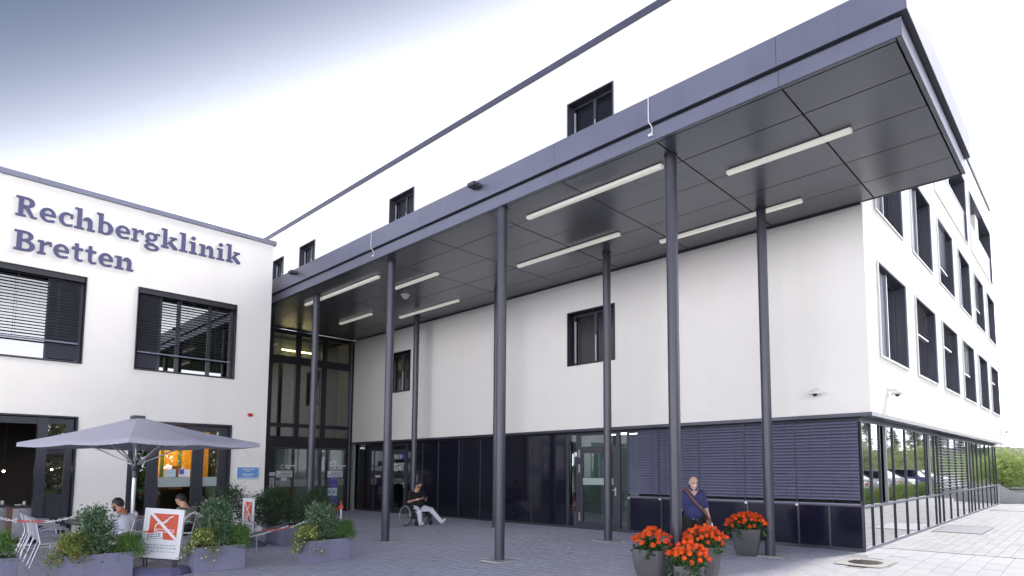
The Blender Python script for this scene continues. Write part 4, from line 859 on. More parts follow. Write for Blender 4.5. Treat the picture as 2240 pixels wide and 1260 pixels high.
def pot(x, y, h, wt, wb, rz, label, fl, nb=30, spread=.40):
    t = thing('flower_pot', label, 'flower pot', (x, y, G(x, y)), rz, 'tapered grey pots'); mb = MB(); L_ = 8; pr = []
    for k in range(L_+1): f = k/L_; pr.append((wb/2+(wt-wb)/2*math.sin(f*math.pi/2)**.9, h*f))
    c = .012
    def sqr(r, z): 
        c_ = r*.16; return [(r-c_, -r, z), (r, -r+c_, z), (r, r-c_, z), (r-c_, r, z), (-r+c_, r, z), (-r, r-c_, z), (-r, -r+c_, z), (-r+c_, -r, z)]
    vs = []; 
    for r, z in pr: vs += sqr(r, z)
    vs += sqr(wt/2-.03, h)+sqr(wt/2-.035, h-.06); n = len(pr)+2
    fs = [(j*8+k, j*8+(k+1) % 8, (j+1)*8+(k+1) % 8, (j+1)*8+k) for j in range(n-1) for k in range(8)]+[tuple(range(7, -1, -1))]
    mb.add(vs, fs); mb.build('pot', POTM, t)
    MB().box(-wt/2+.036, wt/2-.036, -wt/2+.036, wt/2-.036, h-.07, h-.03).build('soil', SOIL, t)
    f_ = thing('geranium_plant', fl, 'flowers', (x, y, G(x, y)+h-.03), rz+.4, 'orange red flowers in the pots'); cs = []; mb = MB()
    for i in range(nb):
        rr = spread*math.sqrt((i+.5)/nb); a = i*2.399+random.uniform(-.25, .25); z = .32-.55*(rr/spread)**2*.30/.4*.6+random.uniform(-.02, .03)
        if rr > spread*.8: z = random.uniform(.08, .20)
        p = (rr*math.cos(a), rr*math.sin(a), z)
        o = link('flower_head', BM[i % 4], f_, p); s_ = random.uniform(.70, 1.12); o.scale = (s_, s_, s_*1.05); o.rotation_euler = (random.uniform(-.5, .5)-p[1]*1.2, random.uniform(-.5, .5)+p[0]*1.2, random.uniform(0, 6))
        mb.path([(p[0]*.2, p[1]*.2, 0), (p[0]*.75, p[1]*.75, z*.6), p], .005, 5)
    mb.build('stems', FRESH, f_)
    for i in range(60): a = random.uniform(0, 6.28); rr = spread*.86*math.sqrt(random.random()); cs.append((rr*math.cos(a), rr*math.sin(a), random.uniform(-.02, .15)-(.06 if rr > spread*.6 else 0)))
    V, F, rn = leaves(cs, 12, .03, .055, .95, fold=.5); tag(mesh_np('foliage', V, F, POTL, f_, rn), kind='stuff')
pot(-1.98, -1.22, .50, .52, .36, R(20), 'single tapered grey pot by the rightmost wall column', 'orange red flowers in the single pot beside the rightmost column', 74, .42)
pot(-2.02, -4.38, .50, .48, .32, R(10), 'tapered grey pot half hidden on the left of the nearest column', 'orange red flowers left of the nearest column', 44, .32)
pot(-.97, -5.06, .46, .40, .27, R(30), 'smallest tapered grey pot in front of the nearest column', 'orange red flowers in the front pot overlapping the nearest column', 46, .29)
pot(-1.47, -3.80, .52, .48, .33, R(15), 'tapered grey pot at the back of the group, in front of the walking man', 'orange red flowers hiding the legs of the walking man', 56, .37)

# ------------------------------------------------------------ umbrella
um = thing('parasol', 'big square lavender grey parasol over the cafe tables', 'parasol', (-10.42, -9.05, -.10))
MB().tube((0, 0, .04), (0, 0, 2.72), .034, n=16).build('pole', STEEL, um)
mb = MB(); mb.bbox(-.35, .35, -.35, .35, 0, .06, .01); mb.tube((0, 0, .05), (0, 0, .35), .05, n=14); mb.build('base', CONC, um)
cor = []
for k, (wx, wy) in enumerate(((-11.75, -10.55), (-8.35, -9.62), (-9.04, -7.40), (-12.3, -8.2))): cor.append((wx+10.42, wy+9.05))
ctr = (0, 0); apx = 2.74; rim = 2.25; V_ = []; F_ = []; nn = 14
mb = MB()
for k in range(4):
    a, b = cor[k], cor[(k+1) % 4]
    for (p, q) in ((a, ((a[0]+b[0])/2, (a[1]+b[1])/2)), (((a[0]+b[0])/2, (a[1]+b[1])/2), b)):
        base = len(mb.v); vs = []; m = 8
        for i in range(m+1):
            f = .06+.94*i/m
            for j in range(5):
                g_ = j/4; x = (p[0]*(1-g_)+q[0]*g_)*f; y = (p[1]*(1-g_)+q[1]*g_)*f
                sag = .035*math.sin(math.pi*g_)*f+.025*math.sin(math.pi*f); vs.append((x, y, apx-(apx-rim)*f-sag+random.uniform(-.002, .002)))
        for j in range(5): g_ = j/4; vs.append(((p[0]*(1-g_)+q[0]*g_)*1.003, (p[1]*(1-g_)+q[1]*g_)*1.003, rim-.07-.03*math.sin(math.pi*g_)))
        fs = [(i*5+j, i*5+j+1, (i+1)*5+j+1, (i+1)*5+j) for i in range(m+1) for j in range(4)]
        mb.add(vs, fs, True)
mb.build('canopy_fabric', CANVAS, um)
MB().bbox(-.10, .10, -.10, .10, 2.70, 2.76, .01).build('top_cap', METALD, um)
mids = cor+[((cor[k][0]+cor[(k+1) % 4][0])/2, (cor[k][1]+cor[(k+1) % 4][1])/2) for k in range(4)]
for (x, y) in mids:
    MB().path([(x*.04, y*.04, 2.68), (x*.97, y*.97, 2.22)], .010, 6).build('rib', STEEL, um)
    MB().path([(x*.02, y*.02, 1.84), (x*.60, y*.60, 2.40)], .014, 6).build('strut', STEEL, um)
MB().lathe([(.035, -.1), (.06, -.08), (.06, .08), (.035, .1)], 14, (0, 0, 1.82)).build('hub', METALD, um)
MB().tube((0, 0, 1.60), (0, 0, 1.80), .042, n=12).build('crank_sleeve', METALD, um)
mb = MB(); c3 = cor[2]; mb.path([(c3[0]*.62, c3[1]*.62, 2.40), (c3[0]*.8, c3[1]*.8, 2.24), (c3[0]*.9+.02, c3[1]*.9, 2.08), (c3[0]*.80, c3[1]*.80, 1.72)], .010, 5); mb.path([(c3[0]*.9, c3[1]*.9, 2.08), (c3[0]*.93, c3[1]*.94, 1.92), (c3[0]*1.0, c3[1]*1.0, 1.90), (c3[0]*1.01, c3[1]*1.01, 2.02)], .006, 5); mb.path([(c3[0], c3[1], 1.92), (c3[0]*.99, c3[1]*.99, 1.78)], .009, 5); mb.build('tie_cord', WHC, um)

# ------------------------------------------------------------ cafe furniture
def chair_proto(kind, label, loc, rz, group='aluminium cafe chairs'):
    t = thing('cafe_chair', label, 'chair', loc, rz, group)
    for i in range(6): x = -.18+.072*i; MB().bbox(x-.028, x+.028, -.20, .20, .435, .452, .004).build('seat_slat', ALU, t)
    for sx in (-1, 1):
        MB().path([(sx*.235, .24, 0), (sx*.225, .22, .44), (sx*.235, .18, .66), (sx*.24, -.14, .68), (sx*.225, -.20, .64)], .013, 8).build('front_leg_and_arm', ALU, t)
        MB().path([(sx*.235, -.32, 0), (sx*.215, -.19, .44), (sx*.205, -.235, .66), (sx*.19, -.28, .84)], .013, 8).build('rear_leg', ALU, t)
    mb = MB(); mb.path([(-.22, .2, .43), (.22, .2, .43)], .011, 6); mb.path([(-.215, -.19, .43), (.215, -.19, .43)], .011, 6); mb.path([(-.22, .2, .43), (-.215, -.19, .43)], .011, 6); mb.path([(.22, .2, .43), (.215, -.19, .43)], .011, 6); mb.build('seat_frame', ALU, t)
    MB().path([(-.19, -.28, .84), (-.1, -.30, .855), (.1, -.30, .855), (.19, -.28, .84)], .014, 8).build('top_rail', ALU, t)
    for i in range(5 if kind == 'slat' else 0):
        x = -.14+.07*i; MB().path([(x, -.205, .47), (x, -.24, .66), (x, -.292, .85)], .010, 6).build('back_slat', ALU, t)
    if kind == 'panel': mb = MB(); mb.add([(-.18, -.21, .5), (.18, -.21, .5), (.18, -.29, .83), (-.18, -.29, .83), (-.18, -.225, .5), (.18, -.225, .5), (.18, -.305, .83), (-.18, -.305, .83)], [(0, 1, 2, 3), (7, 6, 5, 4), (0, 4, 5, 1), (1, 5, 6, 2), (2, 6, 7, 3), (3, 7, 4, 0)]); mb.build('mesh_back', ALU, t)
    return t
def copy_tree(o, loc, rz, label):
    r = o.copy(); COL.objects.link(r); r.location = loc; r.rotation_euler = (0, 0, rz); r['label'] = label
    for ch in o.children: c = ch.copy(); COL.objects.link(c); c.parent = r
    return r
ch0 = chair_proto('slat', 'aluminium chair nearest the camera in the row beside the left planter', (-11.55, -9.98, -.1), R(-3))
ordn = ['second aluminium chair from the camera in the row left of the tables', 'third aluminium chair in the row left of the tables', 'fourth aluminium chair in the row left of the tables', 'farthest aluminium chair in the row, in front of the open cafe door']
for i, x in enumerate((-12.25, -13.0, -13.7, -14.4)): copy_tree(ch0, (x, -9.93+.03*i, -.1), R(3-3*i), ordn[i])
copy_tree(ch0, (-10.55, -8.62, -.1), R(100), 'aluminium chair between the parasol pole and the no smoking board')
copy_tree(ch0, (-12.2, -8.62, -.1), R(175), 'aluminium chair on the wall side of the long dark table')
chp = chair_proto('panel', 'grey mesh backed chair standing alone behind the middle planter', (-10.15, -7.30, -.1), R(-60), 'mesh backed chairs')
copy_tree(chp, (-10.27, -9.12, -.1), R(125), 'chair carrying the seated man in white'); copy_tree(chp, (-11.43, -7.78, -.1), R(125), 'chair carrying the seated man in the checked shirt')
def table(x0, x1, y0, y1, z, label):
    t = thing('cafe_table', label, 'table', ((x0+x1)/2, (y0+y1)/2, -.10), 0, 'dark cafe tables'); lx, ly = (x1-x0)/2, (y1-y0)/2
    MB().bbox(-lx, lx, -ly, ly, z-.03, z, .006).build('table_top', TABLE, t)
    MB().box(-.04, .04, -.04, .04, .04, z-.03).build('pedestal', METALD, t); MB().bbox(-.26, .26, -.26, .26, 0, .04, .01).build('foot', METALD, t)
table(-13.6, -12.4, -9.62, -8.95, .75, 'dark table nearest the open cafe door'); table(-12.3, -11.3, -9.72, -9.05, .74, 'dark table between the chair row and the seated man in white'); table(-12.9, -12.15, -8.6, -7.9, .74, 'small dark table in front of the man in the checked shirt')

# ------------------------------------------------------------ no smoking boards
def board(x, y, rz, roll, label):
    t = thing('no_smoking_sign', label, 'sign board', (x, y, G(x, y)), rz, 'no smoking boards')
    mb = MB(); n = 10; pr = [(-.30, .0), (-.31, .05), (-.22, .12), (.22, .12), (.31, .05), (.30, .0)]
    for sgn in (1,):
        vs = []; 
        for (hx, z, k) in ((.46, 0, 1), (.475, .05, 1.05), (.40, .11, .75), (.36, .125, .6)):
            for (a, b) in ((-.80, -1), (.80, -1), (1, -.6), (1, .6), (.80, 1), (-.80, 1), (-1, .6), (-1, -.6)): vs.append((a*hx, b*.27*k, z))
        fs = [(j*8+k, j*8+(k+1) % 8, (j+1)*8+(k+1) % 8, (j+1)*8+k) for j in range(3) for k in range(8)]+[tuple(range(24, 32)), tuple(range(7, -1, -1))]
        mb.add(vs, fs)
    mb.build('water_base', BASEP, t)
    XF = Matrix.Translation((0, 0, .27)) @ Matrix.Rotation(roll, 4, 'Y') @ Matrix.Scale(.92, 4)
    def B_(): m_ = MB(); m_.X = XF; return m_
    mb = MB(); 
    for sx in (-.24, .24): mb.tube((sx-.025, 0, .11), (sx-.025, 0, .27), .012, n=8); mb.tube((sx+.025, 0, .11), (sx+.025, 0, .27), .012, n=8)
    mb.build('spring_feet', BLACKP, t)
    T = lambda a, d, z: (a, d, z)
    mb = B_(); mb.boxT(T, -.335, .335, -.012, .012, 0, .87); mb.build('back_panel', PAPER, t)
    mb = B_(); mb.ringT(T, -.35, .35, -.028, -.0125, -.01, .89, .038); mb.ringT(T, -.348, .348, -.0122, .02, -.008, .888, .012); mb.build('snap_frame', WHC, t)
    mb = B_(); mb.boxT(T, -.35, .35, -.03, .02, -.035, -.011); mb.build('bottom_channel', BLACKP, t)
    mb = B_(); mb.boxT(T, -.255, .255, -.0135, -.0122, .33, .80); p_ = mb.build('red_square', REDP, t)
    mb = B_(); d0, d1 = -.0155, -.0137
    T2 = lambda a, d, z: (a, d, z)
    mb.prism([(-.27, .79), (-.22, .815), (.27, .36), (.235, .325)], T2, -.0165, -.0157)
    mb.ringT(T2, -.12, .20, d0, d1, .465, .52, .012); mb.boxT(T2, -.155, -.133, d0, d1, .46, .525)
    for pts in ([(-.15, .54), (-.13, .60), (-.06, .63), (.0, .64), (.06, .70)], [(-.02, .62), (.05, .66), (.09, .73), (.16, .76)]):
        for (a, b) in zip(pts[:-1], pts[1:]):
            dx, dz = b[0]-a[0], b[1]-a[1]; L_ = math.hypot(dx, dz); nx_, nz_ = -dz/L_*.011, dx/L_*.011
            mb.prism([(a[0]-nx_, a[1]-nz_), (b[0]-nx_, b[1]-nz_), (b[0]+nx_, b[1]+nz_), (a[0]+nx_, a[1]+nz_)], T2, d0, d1)
    mb.build('cigarette_print', PAPER, t)
    mb = B_(); mb.prism([(-.30, .27), (.02, .33), (.0, .47), (-.30, .42)], T2, -.0178, -.0168); mb.build('taped_notice', PAPER, t)
    rr = random.Random(2); mb = B_()
    for (z, h, a0, a1, sl) in ((.385, .022, -.27, -.04, .17), (.345, .022, -.27, -.06, .17), (.31, .012, -.27, -.02, .17)):
        a = a0
        while a < a1: L_ = rr.uniform(.02, .05); zz = z+(a-a0)*sl; mb.prism([(a, zz), (a+L_, zz+L_*sl), (a+L_, zz+L_*sl+h), (a, zz+h)], T2, -.0184, -.0180); a += L_+.012
    tag(mb.build('notice_print', INK, t), kind='stuff')
    mb = B_()
    for z, h in ((.215, .022), (.165, .022), (.105, .012)):
        a = -.27
        while a < .24: L_ = rr.uniform(.015, .06); mb.boxT(T2, a, a+L_, -.0132, -.0124, z, z+h); a += L_+.014
    tag(mb.build('poster_print', INKG, t), kind='stuff')
board(-8.87, -8.98, math.atan2(.652, .758)+R(2), R(4), 'large white framed no smoking board with orange red square between the front planters')
board(-11.72, -6.55, R(-2), R(0), 'no smoking board seen at a slant behind the dark bushes near the wall end')

# ------------------------------------------------------------ plastic chains
def chain(pts, label, sag=.0, start=0):
    P = [Vector(p) for p in pts]; t = thing('barrier_chain', label, 'barrier chain', P[0], 0, 'red and white barrier chains'); o = P[0]
    # resample
    seg = []; acc = 0; step = .052; path = []
    for a, b in zip(P[:-1], P[1:]):
        L_ = (b-a).length; n = max(2, int(L_/.01))
        for k in range(n): path.append(a.lerp(b, k/n))
    path.append(P[-1]); d = 0; last = path[0]; samp = [path[0]]
    for q in path[1:]:
        d += (q-last).length; last = q
        if d >= step: samp.append(q); d = 0
    mb = {0: MB(), 1: MB()}
    for i in range(len(samp)-1):
        a, b = samp[i], samp[i+1]; c = (a+b)/2-o; ax = (b-a).normalized(); s_ = ax.cross(Vector((0, 0, 1))).normalized(); u_ = s_ if i % 2 else s_.cross(ax).normalized()
        L_ = .036; W_ = .016; lp = [c+ax*(L_*math.cos(th)*(1.0))+u_*(W_*math.sin(th)) for th in [2*math.pi*k/12 for k in range(12)]]
        mb[((i+start)//9) % 2].path(lp, .0058, 5, closed=True)
    if mb[0].v: tag(mb[0].build('white_links', WHC, t), kind='stuff')
    if mb[1].v: tag(mb[1].build('red_links', REDC, t), kind='stuff')
def smooth(pts, n=6):
    P = [Vector(p) for p in pts]; out = []
    for i in range(len(P)-1):
        p0, p1, p2, p3 = P[max(0, i-1)], P[i], P[i+1], P[min(len(P)-1, i+2)]
        for k in range(n):
            t_ = k/n; out.append(.5*((2*p1)+(-p0+p2)*t_+(2*p0-5*p1+4*p2-p3)*t_**2+(-p0+3*p1-3*p2+p3)*t_**3))
    return out+[P[-1]]
chain(smooth([(-11.12, -10.93, .90), (-10.88, -10.72, .82), (-10.71, -10.57, .79), (-10.30, -10.22, .78), (-10.0, -9.97, .85), (-9.73, -9.74, .92), (-9.15, -9.62, .86)]), 'plastic chain sagging in front of the chair row at the left edge')
chain(smooth([(-9.16, -9.63, .76), (-9.01, -9.49, .67), (-9.01, -9.22, .61), (-8.95, -9.10, .62)]), 'short plastic chain between the tall laurel and the big no smoking board')
chain(smooth([(-8.60, -8.75, .79), (-8.68, -8.57, .91), (-8.74, -8.35, .80), (-8.72, -8.1, .70)]), 'short white chain rising from the right edge of the no smoking board')
chain(smooth([(-8.71, -7.91, .64), (-8.70, -7.63, .56), (-8.65, -7.31, .51), (-8.63, -6.90, .55), (-8.48, -6.53, .72), (-8.39, -6.07, .87)]), 'plastic chain between the two planters on the right, ending at the red cap')
t = thing('chain_post', 'red tipped white post standing in the lone planter and holding the chain end', 'post', (-8.38, -6.06, .28)); MB().tube((0, 0, 0), (0, 0, .60), .018, n=10).build('post', WHC, t); mb = MB(); mb.lathe([(.045, .58), (.05, .61), (.03, .65), (.012, .66), (.009, .74), (0, .745)], 14); mb.build('cap', REDC, t)
t = thing('chain_post', 'white chain post hidden in the tall laurel by the seated man in white', 'post', (-9.14, -9.62, .28)); MB().tube((0, 0, 0), (0, 0, .60), .018, n=10).build('post', WHC, t)
# fallen banner sheet hanging from the chain
mb = MB(); A0, A1 = Vector((-8.70, -7.63, .55)), Vector((-8.62, -6.95, .52)); vs = []; n = 12
bt = thing('folded_banner', 'dark blue folded banner with a white edge slung under the chain between the planters', 'banner', (-8.66, -7.3, .5))
for k in range(n+1):
    f = k/n; x = -.30*(1-f)-.10*f; y = -.62+1.0*f; z = -.17+.22*f**1.3
    vs += [(x, y, z), (x-.02, y, z+.012), (x-.35*(1-f*.6), y+.05, z-.02+.10*f), (x-.35*(1-f*.6), y+.05, z-.03+.10*f)]
fs = [(4*k+a, 4*k+b, 4*k+4+b, 4*k+4+a) for k in range(n) for a, b in ((0, 1), (1, 2), (2, 3), (3, 0))]
mb.add(vs, fs, True); mb.build('sheet', mat('navy_sheet', (.045, .05, .10), .5), bt)
mb = MB(); mb.path([(vs[4*k][0]+.004, vs[4*k][1], vs[4*k][2]+.006) for k in range(4, n+1)], .012, 6); mb.build('white_edge', WHC, bt)
# ------------------------------------------------------------ figures: smooth blended volumes turned into one mesh
def cap(a, b, ra, rb=None): return ('c', np.array(a, float), np.array(b, float), ra, ra if rb is None else rb)
def ell(c, r, rot=None): return ('e', np.array(c, float), np.array(r, float), rot)
def sdf_eval(prims, P, k):
    D = None
    for p in prims:
        if p[0] == 'c':
            ab = p[2]-p[1]; L2 = max(ab@ab, 1e-9); t_ = np.clip(((P-p[1])@ab)/L2, 0, 1); d = np.linalg.norm(P-(p[1]+t_[:, None]*ab), axis=1)-(p[3]+(p[4]-p[3])*t_)
        else:
            q = P-p[1]
            if p[3] is not None: q = q@p[3]
            kk = np.linalg.norm(q/p[2], axis=1); k2 = np.linalg.norm(q/(p[2]**2), axis=1)+1e-9; d = kk*(kk-1)/k2
        if D is None: D = d
        else:
            h = np.clip(.5+.5*(D-d)/k, 0, 1); D = D*(1-h)+d*h-k*h*(1-h)
    return D
def surf(prims, h, k):
    lo = np.min([np.minimum(p[1]-(p[3] if p[0] == 'c' else p[2].max()), (p[2]-p[4]) if p[0] == 'c' else p[1]-p[2].max()) for p in prims], axis=0)-3*h
    hi = np.max([np.maximum(p[1]+(p[3] if p[0] == 'c' else p[2].max()), (p[2]+p[4]) if p[0] == 'c' else p[1]+p[2].max()) for p in prims], axis=0)+3*h
    n = np.ceil((hi-lo)/h).astype(int)+1; ax = [lo[i]+h*np.arange(n[i]) for i in range(3)]
    Gd = np.stack(np.meshgrid(*ax, indexing='ij'), -1).reshape(-1, 3); Fv = sdf_eval(prims, Gd, k).reshape(n)
    ins = Fv < 0; c8 = [(i, j, l) for i in (0, 1) for j in (0, 1) for l in (0, 1)]
    sub = lambda A, c: A[c[0]:n[0]-1+c[0], c[1]:n[1]-1+c[1], c[2]:n[2]-1+c[2]]
    cnt = sum(sub(ins, c).astype(int) for c in c8); act = (cnt > 0) & (cnt < 8); idx = np.full(act.shape, -1); cells = np.argwhere(act); idx[act] = np.arange(len(cells))
    acc = np.zeros((len(cells), 3)); num = np.zeros(len(cells))
    for c in c8:
        for a in range(3):
            if c[a]: continue
            e = list(c); e[a] = 1; f0 = sub(Fv, c)[act]; f1 = sub(Fv, e)[act]; m = (f0 < 0) != (f1 < 0)
            t_ = np.where(m, f0/(f0-f1+1e-12), 0); p = np.tile(np.array(c, float), (len(cells), 1)); p[:, a] += t_; acc += p*m[:, None]; num += m
    V = lo+h*(cells+acc/num[:, None]); Q = []
    for a in range(3):
        b, c = (a+1) % 3, (a+2) % 3; s0 = [slice(1, -1)]*3; s1 = [slice(1, -1)]*3; s0[a] = slice(0, n[a]-1); s1[a] = slice(1, n[a])
        i0 = ins[tuple(s0)]; i1 = ins[tuple(s1)]; m = i0 != i1; w_ = np.argwhere(m); 
        if not len(w_): continue
        off = np.ones(3, int); off[a] = 0; g = w_+off; flip = i0[m]
        def cell(db, dc): q = g.copy(); q[:, b] -= db; q[:, c] -= dc; return idx[q[:, 0], q[:, 1], q[:, 2]]
        qd = np.stack([cell(1, 1), cell(0, 1), cell(0, 0), cell(1, 0)], 1); qd[~flip] = qd[~flip][:, ::-1]; Q.append(qd)
    F = np.concatenate(Q); F = F[(F >= 0).all(1)]
    return V, F
def blob(name, groups, m, parent):
    """groups: list of (prims, voxel, blend) meshed separately and joined into one object"""
    VV = []; FF = []; b = 0
    for pr, h, k in groups: V, F = surf(pr, h, k); VV.append(V); FF.append(F+b); b += len(V)
    return mesh_np(name, np.concatenate(VV), np.concatenate(FF), m, parent, smooth=True)
def hand(wr, dirv, palm_n, curl=.5, s=1.0):
    """palm, four fingers and a thumb; dirv = pointing direction, palm_n = direction the palm faces"""
    wr = np.array(wr, float); d = np.array(dirv, float); d /= np.linalg.norm(d); pn = np.array(palm_n, float); pn -= d*(pn@d); pn /= np.linalg.norm(pn); sd_ = np.cross(d, pn)
    pr = [cap(wr, wr+d*.03*s, .024*s, .026*s)]
    for i in range(4): o = (i-1.5)*.019*s; pr.append(cap(wr+d*.02*s+sd_*o*.7, wr+d*.085*s+sd_*o, .015*s, .011*s))
    for i, L_ in enumerate((.062, .074, .070, .056)):
        o = (i-1.5)*.021*s; p = wr+d*.085*s+sd_*o; dd = d.copy()
        for j in range(3):
            an = curl*(.6+.5*j); dd2 = d*math.cos(an)+pn*math.sin(an); q = p+dd2*L_*s*(.42, .32, .26)[j]; pr.append(cap(p, q, (.0095-.001*j)*s, (.0088-.001*j)*s)); p = q
    p = wr+d*.02*s-sd_*.026*s; q = p+(d*.6-sd_*.55+pn*.35)*.045*s; pr.append(cap(p, q, .013*s, .010*s)); pr.append(cap(q, q+(d*.8+pn*.4)*.032*s, .010*s, .008*s))
    return pr
def lerp(a, b, f): return np.array(a)*(1-f)+np.array(b)*f
def person(label, loc, rz, J, skin, top, legs, hairm, hair='short', belly=0, sleeve=.55, shoe=CLBLACK, hands=((0, .5), (0, .5)), group=None, s=1.0):
    t = thing('person', label, 'person', loc, rz, group); A = {k: np.array(v, float)*s for k, v in J.items()}
    hd = A['head']; hf = A['face']/np.linalg.norm(A['face']); hu = np.array([0, 0, 1.])-hf*hf[2]*.9; hu /= np.linalg.norm(hu); hr = np.cross(hf, hu); Rm = np.stack([hr, hf, hu], 1)
    L = lambda x, y, z: hd+Rm@(np.array([x, y, z])*s)
    body = [ell(L(0, -.008, .02), np.array([.074, .094, .10])*s, Rm), ell(L(0, .022, -.045), np.array([.056, .062, .068])*s, Rm), cap(L(0, -.03, -.06), A['neck'], .052*s, .060*s), cap(A['neck'], A['chest'], .07*s, .11*s)]
    face = [cap(L(0, .088, .018), L(0, .106, -.018), .009*s, .014*s), cap(L(-.075, -.005, .012), L(-.073, -.008, -.02), .012*s, .009*s), cap(L(.075, -.005, .012), L(.073, -.008, -.02), .012*s, .009*s), cap(L(-.03, .078, .03), L(.03, .078, .03), .011*s), cap(L(-.018, .079, -.055), L(.018, .079, -.055), .009*s), ell(L(0, .06, -.09), np.array([.022, .02, .018])*s)]
    body += face; body += [cap(A['chest'], A['pelvis'], .12*s, .12*s)]
    for S_ in 'LR':
        body += [cap(A['sh'+S_], A['el'+S_], .047*s, .038*s), cap(A['el'+S_], A['wr'+S_], .038*s, .024*s), cap(A['hip'+S_], A['kn'+S_], .075*s, .05*s), cap(A['kn'+S_], A['an'+S_], .05*s, .034*s), cap(A['chest'], A['sh'+S_], .08*s, .05*s)]
    hnds = []
    for i, S_ in enumerate('LR'):
        dv = A['wr'+S_]-A['el'+S_]; hnds.append((hand(A['wr'+S_]+dv/np.linalg.norm(dv)*.012, J.get('hd'+S_, dv), J.get('pn'+S_, (0, 0, -1)), hands[i][1], s), .0045, .006))
    blob('body', [(body, .013, .022)]+hnds, skin, t)
    tp = [cap(A['neck']+np.array([0, -.005, -.055])*s, A['chest'], .070*s, .12*s), cap(A['chest']+np.array([-.06, 0, 0])*s, A['pelvis']+np.array([-.05, 0, .04])*s, .125*s, .125*s), cap(A['chest']+np.array([.06, 0, 0])*s, A['pelvis']+np.array([.05, 0, .04])*s, .125*s, .125*s)]
    if belly: tp.append(ell(lerp(A['chest'], A['pelvis'], .66)+np.array([0, .07, 0])*s, np.array([.17+belly*.1, .14+belly, .17])*s))
    for S_ in 'LR':
        tp += [cap(A['chest']+np.array([0, 0, .02])*s, A['sh'+S_], .085*s, .058*s)]
        if sleeve >= 1: tp += [cap(A['sh'+S_], A['el'+S_], .068*s, .055*s), cap(A['el'+S_], lerp(A['el'+S_], A['wr'+S_], .9), .055*s, .042*s)]
        else: tp += [cap(A['sh'+S_], lerp(A['sh'+S_], A['el'+S_], sleeve+.2), .060*s, .062*s)]
    blob('shirt', [(tp, .014, .03)], top, t)
    tr = [cap(A['pelvis']+np.array([-.05, 0, .02])*s, A['pelvis']+np.array([.05, 0, .02])*s, .138*s)]
    for S_ in 'LR': tr += [cap(A['pelvis'], A['hip'+S_], .12*s, .10*s), cap(A['hip'+S_], A['kn'+S_], .10*s, .072*s), cap(A['kn'+S_], lerp(A['kn'+S_], A['an'+S_], .97), .072*s, .056*s)]
    blob('trousers', [(tr, .014, .03)], legs, t)
    for S_ in 'LR':
        tz = A['toe'+S_]; blob('shoe', [([cap(A['an'+S_], lerp(A['an'+S_], tz, .25)+np.array([0, 0, -.01])*s, .046*s), cap(lerp(A['an'+S_], tz, .1), tz, .044*s, .034*s)], .012, .02)], shoe, t)
    if hair == 'short': blob('hair', [([ell(L(0, -.018, .042), np.array([.080, .093, .086])*s, Rm), ell(L(0, -.055, .0), np.array([.070, .058, .075])*s, Rm)], .012, .02)], hairm, t)
    if hair == 'fringe': blob('hair', [([cap(L(-.072, -.03, .0), L(-.05, -.085, .0), .018*s), cap(L(.072, -.03, .0), L(.05, -.085, .0), .018*s), cap(L(-.05, -.085, .0), L(.05, -.085, .0), .018*s)], .010, .015)], hairm, t)
    mb = MB()
    for sx in (-1, 1): mb.ball(tuple(L(sx*.030, .079, .012)), .0085*s, 8, 6)
    mb.build('eyes', HAIRD, t)
    return t, L, A
# walking man
Jm = dict(head=(0, .05, 1.462), face=(-.15, 1, -.10), neck=(0, .01, 1.33), chest=(0, 0, 1.17), pelvis=(0, 0, .84), shL=(-.160, 0, 1.262), shR=(.160, 0, 1.262), elL=(-.235, -.02, .97), elR=(.235, -.03, .97), wrL=(-.285, .06, .765), wrR=(.30, .07, .78), hdL=(-.15, .2, -1), hdR=(.1, .2, -1), pnL=(1, 0, 0), pnR=(-1, 0, 0),
          hipL=(-.09, 0, .80), hipR=(.09, 0, .80), knL=(-.11, .10, .44), knR=(.10, -.02, .43), anL=(-.11, .08, .08), anR=(.10, -.18, .10), toeL=(-.13, .25, .035), toeR=(.11, -.03, .04))
tm, Lm, Am = person('bald man in blue polo shirt with glasses and brown shoulder bag beside the nearest column', (-2.34, -2.58, G(0, -2.6)), R(-140), Jm, SKINP, CLBLUE, CLBLACK, HAIRW, 'fringe', belly=.05, sleeve=.55, hands=((0, .25), (0, .3)), s=.97)
mb = MB()
for sx in (-1, 1): mb.path([tuple(Lm(sx*.032+.024*math.cos(a), .093, .012+.017*math.sin(a))) for a in [2*math.pi*k/12 for k in range(12)]], .0028, 5, closed=True); mb.path([tuple(Lm(sx*.056, .09, .016)), tuple(Lm(sx*.078, 0, .016))], .0025, 5)
mb.path([tuple(Lm(-.008, .095, .014)), tuple(Lm(.008, .095, .014))], .0028, 5); mb.build('glasses', BLACKP, tm)
blob('moustache', [([cap(Lm(-.026, .084, -.042), Lm(0, .094, -.034), .008, .010), cap(Lm(.026, .084, -.042), Lm(0, .094, -.034), .008, .010)], .005, .006)], HAIRW, tm)
blob('polo_collar', [([cap((-.06, -.02, 1.355), (-.035, .085, 1.285), .020, .016), cap((.06, -.02, 1.355), (.035, .085, 1.285), .020, .016), cap((-.06, -.02, 1.355), (.06, -.02, 1.355), .024)], .008, .012)], CLBLUE, tm)
mb = MB(); mb.path([(.17, .03, 1.335), (.10, .155, 1.22), (-.02, .235, 1.05), (-.15, .225, .92), (-.235, .13, .80), (-.25, .02, .74)], [.020, .022, .022, .022, .022, .018], 6); mb.build('bag_strap', BROWN, tm)
mb = MB(); mb.X = Matrix.Translation((-.245, .02, .66)) @ Matrix.Rotation(R(8), 4, 'Y'); mb.bbox(-.04, .04, -.14, .15, -.14, .12, .015); mb.bbox(-.05, -.041, -.13, .14, -.06, .12, .003); mb.build('shoulder_bag', BROWN, tm)
